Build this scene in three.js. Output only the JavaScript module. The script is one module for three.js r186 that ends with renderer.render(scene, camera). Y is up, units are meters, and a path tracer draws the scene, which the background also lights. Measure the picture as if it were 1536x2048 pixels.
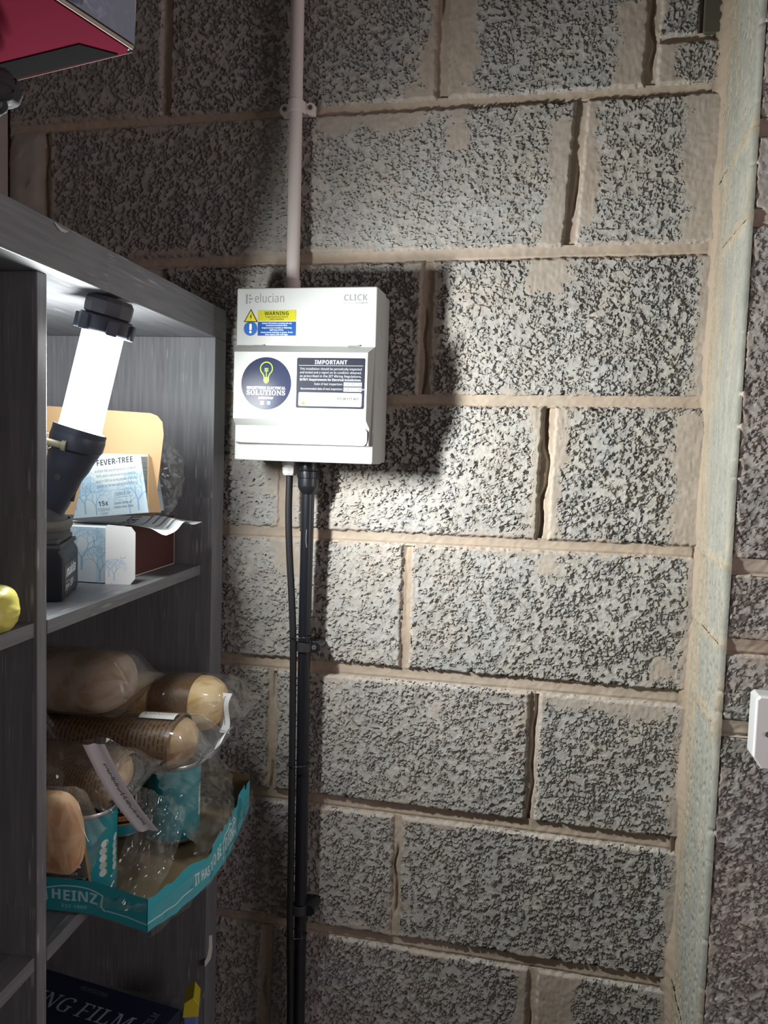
import * as THREE from 'three';
import { RoundedBoxGeometry } from 'three/addons/geometries/RoundedBoxGeometry.js';
import { RectAreaLightUniformsLib } from 'three/addons/lights/RectAreaLightUniformsLib.js';
import { FontLoader } from 'three/addons/loaders/FontLoader.js';
import { TextGeometry } from 'three/addons/geometries/TextGeometry.js';
import { mergeGeometries, mergeVertices, toCreasedNormals } from 'three/addons/utils/BufferGeometryUtils.js';

// ---------------------------------------------------------------- camera, light, exposure
const scene = new THREE.Scene();
scene.background = new THREE.Color(0x000000);
const camera = new THREE.PerspectiveCamera(64.73, 1536 / 2048, 0.01, 30);
camera.rotation.order = 'YXZ';
camera.position.set(0.2289, 1.4871, 1.2712);
camera.rotation.set(-0.07298, 0.21277, 0.03121);
scene.add(camera);
const renderer = new THREE.WebGLRenderer({ antialias: true });
renderer.toneMapping = THREE.LinearToneMapping;
renderer.toneMappingExposure = 1.0;
renderer.shadowMap.enabled = true;
RectAreaLightUniformsLib.init();
const WORK_LIGHT = 4.8, WORK_BACK = 0.38;               // candela: thrown forward by the lamp's strip of diodes, scattered all round by its tube
const WORK_COLOUR = new THREE.Color().setRGB(0.98, 1.0, 0.975);
const UNSEEN_WINDOW_LIGHT = 5.4;                                // unseen window out of view to the right, lighting shelf fronts and shadowed wall
const UNSEEN_WINDOW_COLOUR = new THREE.Color().setRGB(1.0, 0.84, 0.88);

// ---------------------------------------------------------------- small helpers
const DEG = Math.PI / 180;
const lerp = (a, b, t) => a + (b - a) * t;
const clamp = (v, a = 0, b = 1) => Math.min(b, Math.max(a, v));
const smooth = (a, b, v) => { const t = clamp((v - a) / (b - a)); return t * t * (3 - 2 * t); };
function rng(seed) { let s = seed >>> 0; return () => { s = (s + 0x6D2B79F5) >>> 0; let t = Math.imul(s ^ (s >>> 15), 1 | s); t = (t + Math.imul(t ^ (t >>> 7), 61 | t)) ^ t; return ((t ^ (t >>> 14)) >>> 0) / 4294967296; }; }
function hash(x, y, s) { let h = Math.imul(x | 0, 374761393) + Math.imul(y | 0, 668265263) + Math.imul(s | 0, 2246822519); h = Math.imul(h ^ (h >>> 13), 1274126177); h = Math.imul(h ^ (h >>> 16), 2246822519); return ((h ^ (h >>> 15)) >>> 0) / 4294967296; }
function noise(x, y, s = 0) {                            // value noise, -1 .. 1
  const ix = Math.floor(x), iy = Math.floor(y), fx = x - ix, fy = y - iy;
  const u = fx * fx * (3 - 2 * fx), v = fy * fy * (3 - 2 * fy);
  return 2 * lerp(lerp(hash(ix, iy, s), hash(ix + 1, iy, s), u), lerp(hash(ix, iy + 1, s), hash(ix + 1, iy + 1, s), u), v) - 1;
}
const fbm = (x, y, s, n = 3) => { let a = 0, w = 1, t = 0; for (let i = 0; i < n; i++) { a += w * noise(x, y, s + i * 17); t += w; w *= 0.5; x *= 2.03; y *= 2.03; } return a / t; };
const W = { f1: 0, f2: 0, id: 0 };
function worley(x, y, s) {
  const ix = Math.floor(x), iy = Math.floor(y); let a = 9, b = 9, id = 0;
  for (let j = -1; j < 2; j++) for (let i = -1; i < 2; i++) {
    const cx = ix + i, cy = iy + j, h = hash(cx, cy, s), dx = cx + h - x, dy = cy + hash(cx, cy, s + 7) - y, d = dx * dx + dy * dy;
    if (d < a) { b = a; a = d; id = h; } else if (d < b) b = d;
  }
  W.f1 = Math.sqrt(a); W.f2 = Math.sqrt(b); W.id = id;
}
const M = (o) => new THREE.MeshPhysicalMaterial(o);
const rgb = (r, g, b) => new THREE.Color().setRGB(r, g, b);
const taken = {};
const numbered = (n) => { const k = taken[n] = (taken[n] ?? -1) + 1; return k ? `${n}_${String(k).padStart(3, '0')}` : n; };
function obj(name, geo, mat, parent = scene) {
  const m = new THREE.Mesh(Array.isArray(geo) ? mergeGeometries(geo.map((g) => { const h = g.index ? g.toNonIndexed() : g; for (const k of Object.keys(h.attributes)) if (!['position', 'normal', 'uv'].includes(k)) h.deleteAttribute(k); return h; })) : geo, mat);
  m.name = parent === scene ? numbered(name) : name; m.castShadow = m.receiveShadow = true; parent.add(m); return m;
}
function thing(name, label, category, [x, y, z] = [0, 0, 0], turn = 0, group) {
  const o = new THREE.Group(); o.name = numbered(name); o.position.set(x, y, z); o.rotation.y = turn; scene.add(o);
  o.userData = { label, category }; if (group) o.userData.group = group; return o;
}
function tag(o, label, category, group) { o.userData.label = label; o.userData.category = category; if (group) o.userData.group = group; return o; }
function struct(name, label, category) { const o = new THREE.Group(); o.name = name; scene.add(o); o.userData = { kind: 'structure', label, category }; return o; }
const box = (w, h, d, x, y, z, r = 0) => { const g = r ? new RoundedBoxGeometry(w, h, d, 2, r) : new THREE.BoxGeometry(w, h, d); g.translate(x, y, z); return g; };
const tube = (pts, r, seg = 40, rad = 14) => new THREE.TubeGeometry(new THREE.CatmullRomCurve3(pts.map((p) => new THREE.Vector3(...p))), seg, r, rad, false);
const cyl = (r0, r1, h, x, y, z, seg = 28) => { const g = new THREE.CylinderGeometry(r0, r1, h, seg); g.translate(x, y, z); return g; };
const lathe = (pts, seg = 36) => new THREE.LatheGeometry(pts.map((p) => new THREE.Vector2(p[0], p[1])), seg);
function grid(nu, nv, f, uvf) {                          // surface from f(u, v) -> [x, y, z]
  const pos = [], uv = [], idx = [];
  for (let j = 0; j <= nv; j++) for (let i = 0; i <= nu; i++) { const u = i / nu, v = j / nv; pos.push(...f(u, v)); uv.push(...(uvf ? uvf(u, v) : [u, v])); }
  for (let j = 0; j < nv; j++) for (let i = 0; i < nu; i++) { const a = j * (nu + 1) + i, b = a + 1, c = a + nu + 1, d = c + 1; idx.push(a, b, d, a, d, c); }
  const g = new THREE.BufferGeometry();
  g.setAttribute('position', new THREE.Float32BufferAttribute(pos, 3)); g.setAttribute('uv', new THREE.Float32BufferAttribute(uv, 2)); g.setIndex(idx); g.computeVertexNormals(); return g;
}
function extrude(pts, depth, bevel = 0, holes = []) {
  const s = new THREE.Shape(pts.map((p) => new THREE.Vector2(p[0], p[1])));
  for (const h of holes) s.holes.push(new THREE.Path(h.map((p) => new THREE.Vector2(p[0], p[1]))));
  return new THREE.ExtrudeGeometry(s, { depth, bevelEnabled: bevel > 0, bevelSize: bevel, bevelThickness: bevel, bevelSegments: 2, curveSegments: 10 });
}
const roundRect = (w, h, r, n = 6) => { const p = []; for (const [cx, cy, a0] of [[w / 2 - r, h / 2 - r, 0], [-w / 2 + r, h / 2 - r, 90], [-w / 2 + r, -h / 2 + r, 180], [w / 2 - r, -h / 2 + r, 270]]) for (let i = 0; i <= n; i++) { const a = (a0 + 90 * i / n) * DEG; p.push([cx + r * Math.cos(a), cy + r * Math.sin(a)]); } return p; };
const circle = (r, n = 28) => Array.from({ length: n }, (_, i) => [r * Math.cos(i / n * 2 * Math.PI), r * Math.sin(i / n * 2 * Math.PI)]);
function print(w, h, draw) {                             // lettering and print on a canvas
  const c = document.createElement('canvas'); c.width = w; c.height = h; draw(c.getContext('2d'), w, h);
  const t = new THREE.CanvasTexture(c); t.colorSpace = THREE.SRGBColorSpace; t.anisotropy = 8; return t;
}
function text(g, s, x, y, size, { font = 'sans-serif', weight = 'bold', align = 'center', colour, width } = {}) {
  if (colour) g.fillStyle = colour; g.font = `${weight} ${size}px ${font}`; g.textAlign = align; g.textBaseline = 'alphabetic';
  if (width) { const m = g.measureText(s).width; g.save(); g.translate(x, y); g.scale(width / m, 1); g.fillText(s, 0, 0); g.restore(); } else g.fillText(s, x, y);
}
function flatUV(geo) {                                   // uv 0..1 over the x/y extent of a flat shape
  geo.computeBoundingBox(); const b = geo.boundingBox, p = geo.attributes.position, uv = [];
  for (let i = 0; i < p.count; i++) uv.push((p.getX(i) - b.min.x) / (b.max.x - b.min.x), (p.getY(i) - b.min.y) / (b.max.y - b.min.y));
  geo.setAttribute('uv', new THREE.Float32BufferAttribute(uv, 2)); return geo;
}

// ---------------------------------------------------------------- the block wall
// the shared relief of open-textured concrete: grains with cracks and pits between them
let fissure = 0.0056;                                    // depth of the fissures
const OUT = { z: 0, top: 0, r: 0, g: 0, b: 0 };
function concrete(x, y, s, rough, smear) {
  const wx = x + 0.0024 * noise(x / 0.0048, y / 0.0048, s + 3) + 0.0008 * noise(x / 0.0034, y / 0.0034, s + 4), wy = y + 0.0024 * noise(x / 0.0048, y / 0.0048, s + 5) + 0.0008 * noise(x / 0.0034, y / 0.0034, s + 6);
  worley(wx / 0.0078, wy / 0.0078, s); const e1 = W.f2 - W.f1, id = W.id;
  worley(wx / 0.0050, wy / 0.0050, s + 31); const e2 = W.f2 - W.f1, id2 = W.id;
  const open = fbm(x / 0.011, y / 0.011, s + 11, 2) + 0.35 * noise(x / 0.05, y / 0.05, s + 13), fine = noise(x / 0.0055, y / 0.0055, s + 23);
  const gate = smooth(-0.10, 0.10, open + 0.45 * fine + rough), gate2 = smooth(0.0, 0.2, 0.9 * fine - 0.3 * open + rough);
  const crack = Math.max((1 - smooth(0.17, 0.27, e1)) * gate, (1 - smooth(0.17, 0.28, e2)) * gate2);
  let pit = 0; worley(x / 0.016, y / 0.016, s + 41); if (W.id < 0.2 + 0.25 * rough) pit = 1 - smooth(0.14, 0.2, W.f1 + 0.10 * noise(x / 0.003, y / 0.003, s));
  let stone = 0; worley(x / 0.024, y / 0.024, s + 53); if (W.id < 0.36) stone = 1 - smooth(0.18, 0.22, W.f1 + 0.09 * noise(x / 0.005, y / 0.005, s));
  const k = (1 - Math.min(1, 1.35 * smear)) * (1 - 0.9 * stone), grit = hash(Math.round(x * 800), Math.round(y * 800), s) - 0.5;
  OUT.top = (1 - smear) * (0.0007 * (id - 0.5) + 0.0004 * (id2 - 0.5)) + 0.0011 * fbm(x / 0.04, y / 0.04, s + 61, 2) + 0.0003 * fine + smear * (0.0003 + 0.0005 * fbm(x / 0.004, y / 0.014, s + 71, 2));
  OUT.z = OUT.top - k * fissure * Math.max(crack, pit);
  // colour of the aggregate, grain by grain, and of mortar rubbed over it
  const t = 0.88 + 0.14 * id * (1 - stone) + 0.12 * id2 + 0.08 * fbm(x / 0.06, y / 0.06, s + 81, 2) + 0.05 * stone + 0.14 * grit, warm = 0.05 * fbm(x / 0.06, y / 0.06, s + 91, 3) + 0.015 + (id2 > 0.86 ? 0.05 : 0);
  const m = 0.94 + 0.14 * fbm(x / 0.008, y / 0.008, s + 95, 3) + 0.08 * grit;
  OUT.r = lerp(0.350 * t * (1 + warm), 0.375 * m, smear); OUT.g = lerp(0.342 * t, 0.320 * m, smear); OUT.b = lerp(0.327 * t * (1 - warm), 0.265 * m, smear);
}
const SMEARS = [   // x0, x1, y0, y1, strength: mortar rubbed over the blocks beside the joints
  [0.000, 0.018, 2.03, 2.25, 1], [0.028, 0.074, 2.05, 2.25, 1], [0.022, 0.088, 2.032, 2.056, 1], [-0.03, 0.02, 2.032, 2.05, 0.8], [0.032, 0.066, 1.955, 2.02, 0.9],
  [0.238, 0.262, 1.83, 2.02, 1], [0.192, 0.226, 1.81, 1.98, 0.75], [0.386, 0.44, 1.80, 2.02, 0.8], [0.285, 0.327, 2.035, 2.15, 0.9], [0.338, 0.372, 2.03, 2.10, 0.85],
  [0.165, 0.228, 1.735, 1.795, 0.85], [0.414, 0.44, 1.58, 1.80, 0.8], [0.183, 0.202, 1.355, 1.57, 0.9], [0.212, 0.234, 1.355, 1.57, 1], [0.392, 0.44, 1.36, 1.56, 0.85],
  [-0.232, -0.196, 1.29, 1.57, 0.9], [-0.27, -0.262, 1.275, 1.30, 0.9], [0.192, 0.29, 0.50, 0.665, 0.95], [-0.004, 0.030, 1.58, 1.79, 0.85], [0.205, 0.225, 1.315, 1.345, 0.8],
  [0.386, 0.402, 1.165, 1.19, 0.9], [0.208, 0.40, 1.095, 1.118, 0.75], [-0.17, 0.0, 1.995, 2.02, 0.7], [0.05, 0.06, 1.072, 1.09, 0.8], [0.42, 0.44, 0.5, 1.35, 0.7], [-0.02, 0.012, 0.73, 0.74, 0.6],
];
function smearAt(x, y, near) {
  let m = 0; const n = 0.012 * fbm(x / 0.016, y / 0.016, 301, 4) + 0.010 * noise(x / 0.05, y / 0.05, 307) + 0.003 * noise(x / 0.0025, y / 0.0025, 311);
  for (const [x0, x1, y0, y1, w] of SMEARS) { const d = Math.min(x - x0, x1 - x, y - y0, y1 - y); if (d > -0.03) m = Math.max(m, w * smooth(-0.009, 0.008, d + n)); }
  return Math.max(m, 0.75 * smooth(0.007, -0.002, near + n));
}
const matBlock = M({ vertexColors: true, roughness: 0.95, specularIntensity: 0.2 });
const matMortar = M({ vertexColors: true, roughness: 0.95, specularIntensity: 0.2 });
function blockGeo(quad, step, s, rough, proud, deep = 0.016, useSmear = true) {
  // quad: corner positions [bl, br, tr, tl] in the wall plane; the face is a heightfield, its rim folds back into the joint
  const [bl, br, tr, tl] = quad, w = br[0] - bl[0], h = tl[1] - bl[1], nu = Math.max(4, Math.round(w / step)), nv = Math.max(4, Math.round(h / step)), n = nu + 3;
  const P = new Float32Array(n * (nv + 3) * 3), C = new Float32Array(P.length), T = new Float32Array(n * (nv + 3)), N = new Float32Array(P.length), idx = []; let k = 0;
  for (let j = -1; j <= nv + 1; j++) for (let i = -1; i <= nu + 1; i++) {
    const u = clamp(i / nu), v = clamp(j / nv), rim = i < 0 || j < 0 || i > nu || j > nv;
    const x = lerp(lerp(bl[0], br[0], u), lerp(tl[0], tr[0], u), v), y = lerp(lerp(bl[1], br[1], u), lerp(tl[1], tr[1], u), v);
    const near = Math.min(u * w, (1 - u) * w, v * h, (1 - v) * h);
    concrete(x, y, s, rough, useSmear ? smearAt(x, y, near) : 0.8 * smooth(0.009, 0.001, near + 0.014 * fbm(x / 0.014, y / 0.014, s, 3)));
    const e = near + 0.0022 * fbm(x / 0.007, y / 0.007, s + 5, 2) - 0.0008, edge = 0.0055 * Math.pow(1 - clamp(e / 0.0045), 2);
    let z = proud + OUT.z - edge; T[k / 3] = OUT.top - edge; if (rim) z = -deep;
    P[k] = x; P[k + 1] = y; P[k + 2] = z; C[k] = OUT.r; C[k + 1] = OUT.g; C[k + 2] = OUT.b; k += 3;
  }
  // normals of the face itself: the fissures are dark because no light reaches into them
  for (let j = 0; j < nv + 3; j++) for (let i = 0; i < n; i++) {
    const c = j * n + i, l = T[j * n + Math.max(1, i - 1)], r = T[j * n + Math.min(n - 2, i + 1)], d = T[Math.max(1, j - 1) * n + i], t = T[Math.min(nv + 1, j + 1) * n + i];
    let nx = -(r - l) / (2 * w / nu), ny = -(t - d) / (2 * h / nv); if (i === 0) nx = -1; if (i === n - 1) nx = 1; if (j === 0) ny = -1; if (j === nv + 2) ny = 1;
    const q = 1 / Math.hypot(nx, ny, 1); N[c * 3] = nx * q; N[c * 3 + 1] = ny * q; N[c * 3 + 2] = q;
  }
  for (let j = 0; j < nv + 2; j++) for (let i = 0; i < nu + 2; i++) { const a = j * n + i; idx.push(a, a + 1, a + n + 1, a, a + n + 1, a + n); }
  const g = new THREE.BufferGeometry(); g.setAttribute('position', new THREE.BufferAttribute(P, 3)); g.setAttribute('normal', new THREE.BufferAttribute(N, 3)); g.setAttribute('color', new THREE.BufferAttribute(C, 3)); g.setIndex(idx); return g;
}
function jointGeo(a, b, half, depth, s, vertical, seg = 0.003) {
  // a strip of mortar between two points of the wall plane, recessed and brushed, with a slight hollow
  const L = Math.hypot(b[0] - a[0], b[1] - a[1]), nu = Math.max(4, Math.round(L / seg)), nv = 12, P = [], C = [], idx = [];
  for (let j = 0; j <= nv; j++) for (let i = 0; i <= nu; i++) {
    const u = i / nu, q = (j / nv) * 2 - 1, cx = lerp(a[0], b[0], u), cy = lerp(a[1], b[1], u), t = L * u;
    const x = vertical ? cx + q * (half + 0.003) : cx, y = vertical ? cy : cy + q * (half + 0.003);
    const n = 0.0011 * fbm(t / 0.05, s, s, 2) + 0.0007 * fbm(x / 0.006, y / 0.006, s + 3, 3);
    const split = vertical ? 0.006 * smooth(0.32, 0.12, Math.abs(q - 0.45 * noise(t / 0.03, 1, s + 8))) * smooth(-0.2, 0.3, noise(t / 0.09, 2, s + 9) + 0.15) : 0.0022 * smooth(0.2, 0.05, Math.abs(q + 0.75)) ;
    P.push(x, y, -depth + n - split - 0.0015 * (1 - q * q));
    const m = 0.95 + 0.12 * fbm(x / 0.012, y / 0.012, s + 20, 3) + 0.07 * noise(x / 0.07, y / 0.07, s + 21), p = 0.03 * noise(x / 0.1, y / 0.1, s + 22);
    C.push(0.40 * m * (1 + p), 0.330 * m, 0.262 * m * (1 - p));
  }
  for (let j = 0; j < nv; j++) for (let i = 0; i < nu; i++) { const k = j * (nu + 1) + i, n = nu + 1; if (vertical) idx.push(k, k + n + 1, k + 1, k, k + n, k + n + 1); else idx.push(k, k + 1, k + n + 1, k, k + n + 1, k + n); }
  const g = new THREE.BufferGeometry(); g.setAttribute('position', new THREE.Float32BufferAttribute(P, 3)); g.setAttribute('color', new THREE.Float32BufferAttribute(C, 3)); g.setIndex(idx); g.computeVertexNormals(); return g;
}
const FLOOR = 0.147, CEIL = 2.47, XL = -0.735, XC = 0.4345, XR = 2.3, ZF = 3.1;
const wallBack = struct('wall_back', 'grey concrete block wall with brown mortar joints behind the shelving', 'wall');
obj('wall_core', box(XR - XL + 0.2, CEIL - FLOOR + 0.2, 0.12, (XL + XR) / 2, (CEIL + FLOOR) / 2, -0.078), M({ color: rgb(0.36, 0.30, 0.24), roughness: 0.95 }), wallBack);
const beds = [   // height, slope, half thickness, recess of each bed joint
  [2.2505, 0, 0.006, 0.005], [2.0263, -0.0003, 0.0065, 0.0055], [1.797, 0.0056, 0.0075, 0.004], [1.5719, 0.0074, 0.0068, 0.003], [1.3502, 0.0062, 0.0078, 0.0035],
  [1.1278, 0.0039, 0.0100, 0.0065], [0.8998, -0.0023, 0.0098, 0.006], [0.674, -0.0001, 0.0088, 0.0055], [0.449, 0, 0.008, 0.005], [0.224, 0, 0.008, 0.005]];
const bedY = (k, x) => beds[k][0] + beds[k][1] * x;
const perps = [  // per course below bed k: the upright joints [x at top, x at bottom, half width, recess]
  [[-0.436, -0.438, 0.007, 0.006], [0.021, 0.025, 0.0085, 0.007], [0.335, 0.331, 0.0075, 0.008]],
  [[-0.66, -0.66, 0.006, 0.005], [-0.213, -0.214, 0.006, 0.005], [0.2365, 0.2265, 0.0075, 0.0075]],
  [[-0.44, -0.44, 0.006, 0.005], [0.0125, 0.0105, 0.007, 0.005]],
  [[-0.66, -0.66, 0.006, 0.005], [-0.2165, -0.218, 0.006, 0.003], [0.209, 0.2055, 0.008, 0.0065]],
  [[-0.45, -0.45, 0.006, 0.005], [-0.005, -0.0047, 0.0062, 0.0045]],
  [[-0.67, -0.67, 0.006, 0.005], [-0.2295, -0.2285, 0.0068, 0.004], [0.2068, 0.206, 0.0068, 0.006]],
  [[-0.45, -0.45, 0.006, 0.005], [-0.0069, -0.006, 0.0062, 0.004]],
  [[-0.67, -0.67, 0.006, 0.005], [-0.2295, -0.234, 0.0085, 0.004], [0.2234, 0.223, 0.0062, 0.004]],
  [[-0.45, -0.45, 0.006, 0.005], [0, 0, 0.006, 0.005]]];
const rb = rng(71);
beds.forEach(([y, sl, h, d], k) => obj('mortar_joint', jointGeo([XL, bedY(k, XL)], [XC, bedY(k, XC)], h, d, 500 + k * 7, false, k > 0 && k < 8 ? 0.0022 : 0.01), matMortar, wallBack));
perps.forEach((row, k) => {
  const yt = (x) => bedY(k, x) - beds[k][2], yb = (x) => bedY(k + 1, x) + beds[k + 1][2];
  for (const [xt, xb, h, d] of row) obj('mortar_joint', jointGeo([xb, yb(xb)], [xt, yt(xt)], h, d, 700 + k * 31 + Math.round(xt * 100), true, 0.0025), matMortar, wallBack);
  const cuts = [[XL, XL, 0, 0], ...row, [XC + 0.004, XC + 0.004, 0, 0]];
  for (let i = 0; i + 1 < cuts.length; i++) {
    const l = cuts[i], r = cuts[i + 1], lt = l[0] + l[2], lb = l[1] + l[2], rt = r[0] - r[2], rbm = r[1] - r[2], s = 1000 + k * 97 + i * 13;
    const seen = k < 8 && (k < 2 ? r[0] > -0.5 : r[0] > -0.3), dim = k < 2 && r[0] < -0.2;
    const step = !seen ? 0.012 : dim ? 0.0022 : 0.00128, rough = -0.06 + 0.14 * rb() + (k >= 5 ? 0.02 : 0) + (k === 4 ? -0.04 : 0) + (k === 2 || k === 3 ? 0.06 : 0), proud = -0.0008 + 0.0026 * rb();
    fissure = k === 2 || k === 3 ? 0.0085 : k > 4 ? 0.0050 : 0.0060;
    if (k === 0 && i === 3) {      // the cut piece in the top corner: two part blocks and a slip of brick above a ledge
      const ym = 2.098, h = 0.004;
      obj('block', blockGeo([[lb, yb(lb)], [rbm, yb(rbm)], [rt, ym - h], [lb + 0.001, ym - h]], step, s, 0.25, 0.000), matBlock, wallBack);
      obj('block', blockGeo([[lb + 0.001, ym + h], [0.396, ym + h], [0.396, yt(lt)], [lt, yt(lt)]], step, s + 1, 0.25, -0.003), matBlock, wallBack);
      obj('brick', extrude(roundRect(0.036, 0.135, 0.003), 0.02, 0.002).translate(0.4205, ym + 0.0735, -0.0245), M({ color: rgb(0.062, 0.06, 0.040), roughness: 0.85 }), wallBack);
      obj('mortar_joint', jointGeo([lb, ym], [0.436, ym], h, 0.008, 911, false, 0.003), matMortar, wallBack);
      continue;
    }
    obj('block', blockGeo([[lb, yb(lb)], [rbm, yb(rbm)], [rt, yt(rt)], [lt, yt(lt)]], step, s, rough, proud), matBlock, wallBack);
  }
});
// beyond the pier the wall goes on, out of the picture
obj('far_face', box(XR - 0.85, CEIL - FLOOR, 0.02, (XR + 0.85) / 2, (CEIL + FLOOR) / 2, -0.01), M({ color: rgb(0.33, 0.32, 0.30), roughness: 0.95 }), wallBack);
// pier standing out of the wall on the right: blocks laid flat and on end
const wallRight = struct('wall_right', 'block pier with a greenish mortar-streaked return face beside the wall', 'pier');
const PX = 0.4345, PZ = 0.215, PW = 0.44, pj = [0.147, 0.697, 1.158, 1.261, 1.361, 1.7805, 1.885, 2.33, 2.47];
obj('pier_core', box(PW - 0.02, CEIL - FLOOR, PZ - 0.012, PX + PW / 2, (CEIL + FLOOR) / 2, (PZ - 0.012) / 2 - 0.002), M({ color: rgb(0.36, 0.30, 0.24), roughness: 0.95 }), wallRight);
function returnGeo(y0, y1, s) {                          // the side of the pier, rubbed over with mortar and a green-grey film, rounded into the front
  const d0 = 0.008, d1 = PZ - 0.006, nu = 84, nr = 8, nv = Math.round((y1 - y0) / 0.0026), P = [], C = [], idx = [], n = nu + nr + 1;
  for (let j = 0; j <= nv; j++) for (let i = 0; i <= nu + nr; i++) {
    const z = lerp(d0, d1, Math.min(1, i / nu)), y = lerp(y0, y1, j / nv), a = i > nu ? (i - nu) / nr * Math.PI / 2 : 0, film = smooth(-0.25, 0.35, fbm(z / 0.012, y / 0.10, s + 4, 3) + smooth(0.03, 0.12, z) * 0.9 - 0.45);
    worley(z / 0.007, y / 0.012, s + 8); const fleck = W.id < 0.45 ? 1 - smooth(0.2, 0.34, W.f1 + 0.12 * noise(z / 0.003, y / 0.006, s)) : 0, e = Math.min(y - y0, y1 - y), grit = hash(i, Math.round(y * 400), s) - 0.5;
    const joint = smooth(0.016, 0.002, e + 0.016 * fbm(z / 0.02, y / 0.02, s + 9, 3)), off = 0.0024 * fbm(z / 0.05, y / 0.09, s, 3) + 0.0007 * fbm(z / 0.003, y / 0.010, s + 6, 2) + 0.0006 * grit + 0.0018 * joint - 0.0042 * fleck;
    P.push(PX - 0.001 - off * Math.cos(a) + 0.007 * (1 - Math.cos(a)), y, z + 0.006 * Math.sin(a) + off * Math.sin(a) * 0.5);
    const m = 0.92 + 0.16 * fbm(z / 0.008, y / 0.03, s + 12, 3) + 0.14 * grit, f = film * (1 - joint);
    C.push(lerp(0.30, 0.245, f) * m, lerp(0.262, 0.245, f) * m, lerp(0.20, 0.215, f) * m);
  }
  for (let j = 0; j < nv; j++) for (let i = 0; i < nu + nr; i++) { const k = j * n + i; idx.push(k, k + 1, k + n + 1, k, k + n + 1, k + n); }
  const g = new THREE.BufferGeometry(); g.setAttribute('position', new THREE.Float32BufferAttribute(P, 3)); g.setAttribute('color', new THREE.Float32BufferAttribute(C, 3)); g.setIndex(idx); g.computeVertexNormals(); return g;
}
fissure = 0.0032;
for (let i = 0; i + 1 < pj.length; i++) {
  const y0 = pj[i] + 0.0075, y1 = pj[i + 1] - 0.0075, seen = i > 0 && i < 7;
  const cut = 0.62, g = blockGeo([[PX + 0.003, y0], [cut, y0], [cut, y1], [PX + 0.003, y1]], seen ? 0.0015 : 0.012, 3000 + i * 37, i === 5 ? -1.2 : 0.02, PZ - 0.001, 0.014 - PZ, false);
  obj('block', g, matBlock, wallRight);
  obj('block_side', returnGeo(pj[i] - 0.001, pj[i + 1] + 0.001, 4000 + i * 11), matMortar, wallRight);
  obj('block', box(PX + PW - cut - 0.01, y1 - y0, 0.02, (cut + 0.01 + PX + PW) / 2, (y0 + y1) / 2, PZ - 0.01, 0.003), M({ color: rgb(0.33, 0.33, 0.32), roughness: 0.95 }), wallRight);
  if (i) { const m = jointGeo([PX + 0.005, pj[i]], [PX + PW, pj[i]], 0.0075, 0, 5000 + i, false, 0.003); m.translate(0, 0, PZ - 0.0015); obj('mortar_joint', m, matMortar, wallRight); }
}
// the fillet of mortar in the corner between wall and pier
obj('mortar_fillet', grid(10, 560, (t, v) => {
  const y = lerp(FLOOR, CEIL, v), w = 0.014 + 0.008 * fbm(y / 0.12, 1, 61, 3), n = 0.0012 * fbm(t * 3, y / 0.006, 63, 3);
  const gap = smooth(0.15, 0.4, noise(y / 0.10, 3, 67)) * 0.006 * smooth(0.35, 0.0, Math.abs(t - 0.4));
  return [PX + 0.001 - w * (1 - t) * (1 - 0.35 * t) - n, y, -0.003 + 0.030 * t * t * (0.7 + 0.5 * noise(y / 0.09, 5, 69)) + n - gap];
}), M({ color: rgb(0.31, 0.250, 0.190), roughness: 0.95, specularIntensity: 0.2 }), wallRight);
// the rest of the room, outside the picture
const matPlain = M({ color: rgb(0.34, 0.31, 0.28), roughness: 0.95 });
const plain = (name, label, cat, g, m = matPlain) => { const o = obj(name, g, m); o.userData = { kind: 'structure', label, category: cat }; return o; };
plain('floor', 'plain grey concrete floor of the store room', 'floor', box(XR - XL + 0.3, 0.1, ZF + 0.3, (XL + XR) / 2, FLOOR - 0.05, ZF / 2), M({ color: rgb(0.25, 0.24, 0.23), roughness: 0.9 }));
plain('ceiling', 'pale boarded ceiling of the store room', 'ceiling', box(XR - XL + 0.3, 0.1, ZF + 0.3, (XL + XR) / 2, CEIL + 0.05, ZF / 2), M({ color: rgb(0.5, 0.47, 0.44), roughness: 0.95 }));
plain('wall_left', 'plain block wall behind the shelf unit', 'wall', box(0.1, CEIL - FLOOR, ZF, XL - 0.05, (CEIL + FLOOR) / 2, ZF / 2));
const WY0 = 0.95, WY1 = 2.05, WZ0 = 0.85, WZ1 = 1.75;   // opening for the unseen window, out of view in the side wall
plain('wall_side', 'plain side wall of the store room with an unseen window opening', 'wall', mergeGeometries([box(0.1, WY0 - FLOOR, ZF, XR + 0.05, (WY0 + FLOOR) / 2, ZF / 2), box(0.1, CEIL - WY1, ZF, XR + 0.05, (CEIL + WY1) / 2, ZF / 2), box(0.1, WY1 - WY0, WZ0, XR + 0.05, (WY0 + WY1) / 2, WZ0 / 2), box(0.1, WY1 - WY0, ZF - WZ1, XR + 0.05, (WY0 + WY1) / 2, (ZF + WZ1) / 2)]));
plain('wall_front', 'plain wall of the store room behind the camera', 'wall', box(XR - XL + 0.3, CEIL - FLOOR, 0.1, (XL + XR) / 2, (CEIL + FLOOR) / 2, ZF + 0.05));
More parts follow.
